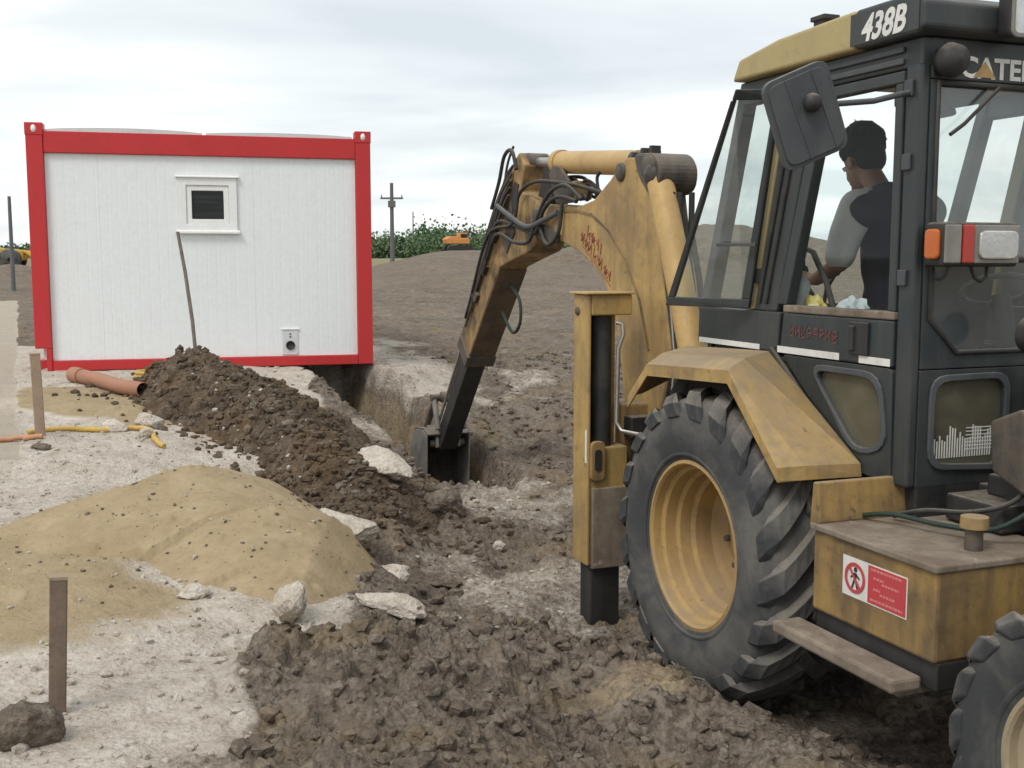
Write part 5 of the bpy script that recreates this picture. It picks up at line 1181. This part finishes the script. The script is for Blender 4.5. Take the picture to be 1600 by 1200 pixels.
def person():
    p = cab_empty('person', .1, -.1, 1.56, 0); B = Vector((.1, -.1, 1.56))
    tag(p, 'driver with dark hair in a navy and pale grey shirt bending forward in the cab', 'person')
    def rel(*q): return Vector(q) - B
    def remesh(o, vox, smooth=6):
        r = o.modifiers.new('remesh', 'REMESH'); r.mode = 'VOXEL'; r.voxel_size = vox; r.use_smooth_shade = True
        s_ = o.modifiers.new('smooth', 'SMOOTH'); s_.iterations = smooth; s_.factor = .5
    def chain(m, pts, rs, sub=5):
        pts = [rel(*q) for q in pts]; PP, RR = [], []
        for i in range(len(pts) - 1):
            for k in range(sub): t = k / sub; PP.append(pts[i].lerp(pts[i + 1], t)); RR.append(rs[i] + (rs[i + 1] - rs[i]) * t)
        PP.append(pts[-1]); RR.append(rs[-1]); m.tube(PP, RR, 16)
        for q, r in zip(pts, rs): m.ellipsoid(q, (r, r, r), 14, 10)
    m = MB()
    hc = rel(-.20, -.10, 2.47); tilt = Matrix.Translation(hc) @ Matrix.Rotation(math.radians(-26), 4, 'Y')    # faces -x, bowed
    m.ellipsoid((.015, 0, .03), (.098, .078, .098), 20, 14, tilt)            # skull
    m.ellipsoid((-.035, 0, -.045), (.062, .058, .085), 18, 12, tilt)         # face and jaw
    m.ellipsoid((-.075, 0, -.105), (.028, .03, .024), 12, 8, tilt)           # chin
    m.ellipsoid((-.106, 0, -.03), (.018, .013, .026), 10, 8, tilt)           # nose
    m.ellipsoid((-.092, 0, .012), (.018, .045, .012), 10, 8, tilt)           # brow
    m.ellipsoid((-.096, 0, -.072), (.012, .022, .010), 10, 8, tilt)          # lips
    for s in (-1, 1): m.ellipsoid((.012, s * .079, -.02), (.022, .010, .034), 10, 8, tilt)   # ears
    chain(m, [(-.15, -.10, 2.43), (-.07, -.10, 2.34), (-.01, -.10, 2.25)], [.055, .056, .075])
    chain(m, [(.0, -.10, 2.22), (.05, -.10, 2.0), (.14, -.10, 1.72)], [.11, .125, .125])
    chain(m, [(.05, -.27, 2.235), (.02, -.10, 2.235), (.05, .07, 2.235)], [.062, .08, .062])
    chain(m, [(.05, -.29, 2.22), (.0, -.36, 1.98), (-.20, -.335, 1.905), (-.27, -.32, 1.90)], [.055, .042, .032, .026])
    chain(m, [(.05, .09, 2.22), (.02, .17, 1.96), (-.22, .15, 1.92), (-.30, .15, 1.925)], [.055, .042, .032, .026])
    for (y0, s) in ((-.32, -1), (.15, 1)):                                    # hands closed on the levers
        xx = -.31 if s < 0 else -.34
        m.ellipsoid(rel(xx, y0, 1.915), (.045, .032, .024), 12, 8)
        for k, (ln, dy) in enumerate(((.032, -.026), (.037, -.009), (.035, .009), (.028, .025))):
            chain(m, [(xx - .035, y0 + dy, 1.922), (xx - .035 - ln, y0 + dy, 1.918), (xx - .04 - ln, y0 + dy * .9, 1.89)], [.0105, .0095, .008], 3)
        chain(m, [(xx - .01, y0 - s * -.03, 1.92), (xx - .035, y0 + s * -.045, 1.90), (xx - .055, y0 + s * -.035, 1.885)], [.012, .0105, .009], 3)
    for s in (-1, 1):                                                          # legs, seated
        chain(m, [(.12, -.10 + s * .10, 1.66), (-.30, -.10 + s * .14, 1.62), (-.36, -.10 + s * .13, 1.24)], [.095, .065, .05])
        chain(m, [(-.35, -.10 + s * .13, 1.20), (-.46, -.10 + s * .13, 1.175)], [.042, .035])
    body = m.build('body', M_skin, p); remesh(body, .0065, 4)
    for s in (-1, 1):
        e = MB().ellipsoid((-.078, s * .034, -.002), (.011, .012, .008), 10, 8, tilt).build('eye', M_shirt, p)
        MB().ellipsoid((-.0875, s * .035, -.002), (.004, .006, .006), 8, 6, tilt).build('iris', M_deck, e)
    h = MB(); rr = random.Random(3)
    h.ellipsoid((.032, 0, .052), (.108, .090, .100), 22, 14, tilt)
    h.ellipsoid((.07, 0, -.01), (.065, .08, .09), 16, 10, tilt)
    for k in range(320):
        a = rr.uniform(0, 2 * PI); th = rr.uniform(0, 1.9); c_ = (.035 + .100 * math.sin(th) * math.cos(a), .086 * math.sin(th) * math.sin(a), .052 + .095 * math.cos(th))
        if c_[0] < -.055 and c_[2] < .06: continue
        c_ = (c_[0] + .004, c_[1], c_[2] + .012); r_ = rr.uniform(.012, .028); h.ellipsoid(c_, (r_, r_, r_ * 1.1), 7, 5, tilt)
    for k in range(150):
        a = rr.uniform(0, 2 * PI); th = rr.uniform(0, 1.5); d0 = Vector((math.sin(th) * math.cos(a), math.sin(th) * math.sin(a), math.cos(th))); c0_ = Vector((.038 + .105 * d0.x, .09 * d0.y, .06 + .10 * d0.z))
        if c0_.x < -.06 and c0_.z < .08: continue
        e_ = c0_ + d0 * rr.uniform(.008, .022) + Vector((rr.uniform(-.02, .02), rr.uniform(-.02, .02), rr.uniform(-.015, .012))); h.tube([c0_, c0_.lerp(e_, .6), e_], [.007, .005, .001], 5, tilt)
    hair = h.build('hair', M_hair, p)
    t = MB(); chain(t, [(.005, -.10, 2.235), (.05, -.10, 2.0), (.145, -.10, 1.70)], [.128, .145, .15]); chain(t, [(.065, -.29, 2.22), (.05, -.10, 2.25), (.065, .09, 2.22)], [.082, .10, .082]); t.ellipsoid(rel(.045, -.10, 2.18), (.12, .165, .10), 18, 12); t.ellipsoid(rel(.07, -.10, 1.98), (.13, .17, .2), 18, 12)
    remesh(t.build('shirt', M_navy, p), .011, 5)
    for s in (-1, 1):
        q = MB(); ys = -.10 + s * .19
        chain(q, [(-.02, -.10 + s * .10, 2.285), (.03, ys, 2.235), (.012, ys + s * .045, 2.12), (-.004, ys + s * .065, 2.02)], [.05, .088, .078, .072])
        remesh(q.build('sleeve', M_shirt, p), .009, 5)
    c = MB(); c.ellipsoid(rel(-.075, -.10, 2.20), (.06, .11, .09), 16, 10); chain(c, [(-.05, -.16, 2.30), (-.09, -.10, 2.275), (-.05, -.04, 2.30)], [.022, .022, .022]); remesh(c.build('shirt_front', M_shirt, p), .009, 4)
    l = MB()
    for s in (-1, 1): chain(l, [(.13, -.10 + s * .10, 1.665), (-.30, -.10 + s * .14, 1.625), (-.36, -.10 + s * .13, 1.26)], [.112, .082, .068])
    l.ellipsoid(rel(.13, -.10, 1.68), (.16, .19, .12), 18, 12); remesh(l.build('trousers', M_trous, p), .011, 5)
    for s in (-1, 1): MB().prism(round_poly([(-.52 - B.x, 1.141 - B.z), (-.30 - B.x, 1.141 - B.z), (-.29 - B.x, 1.25 - B.z), (-.38 - B.x, 1.25 - B.z), (-.50 - B.x, 1.20 - B.z)], .03), s * .13 - .045, s * .13 + .045).build('shoe', M_blk2, p, .012)
person()
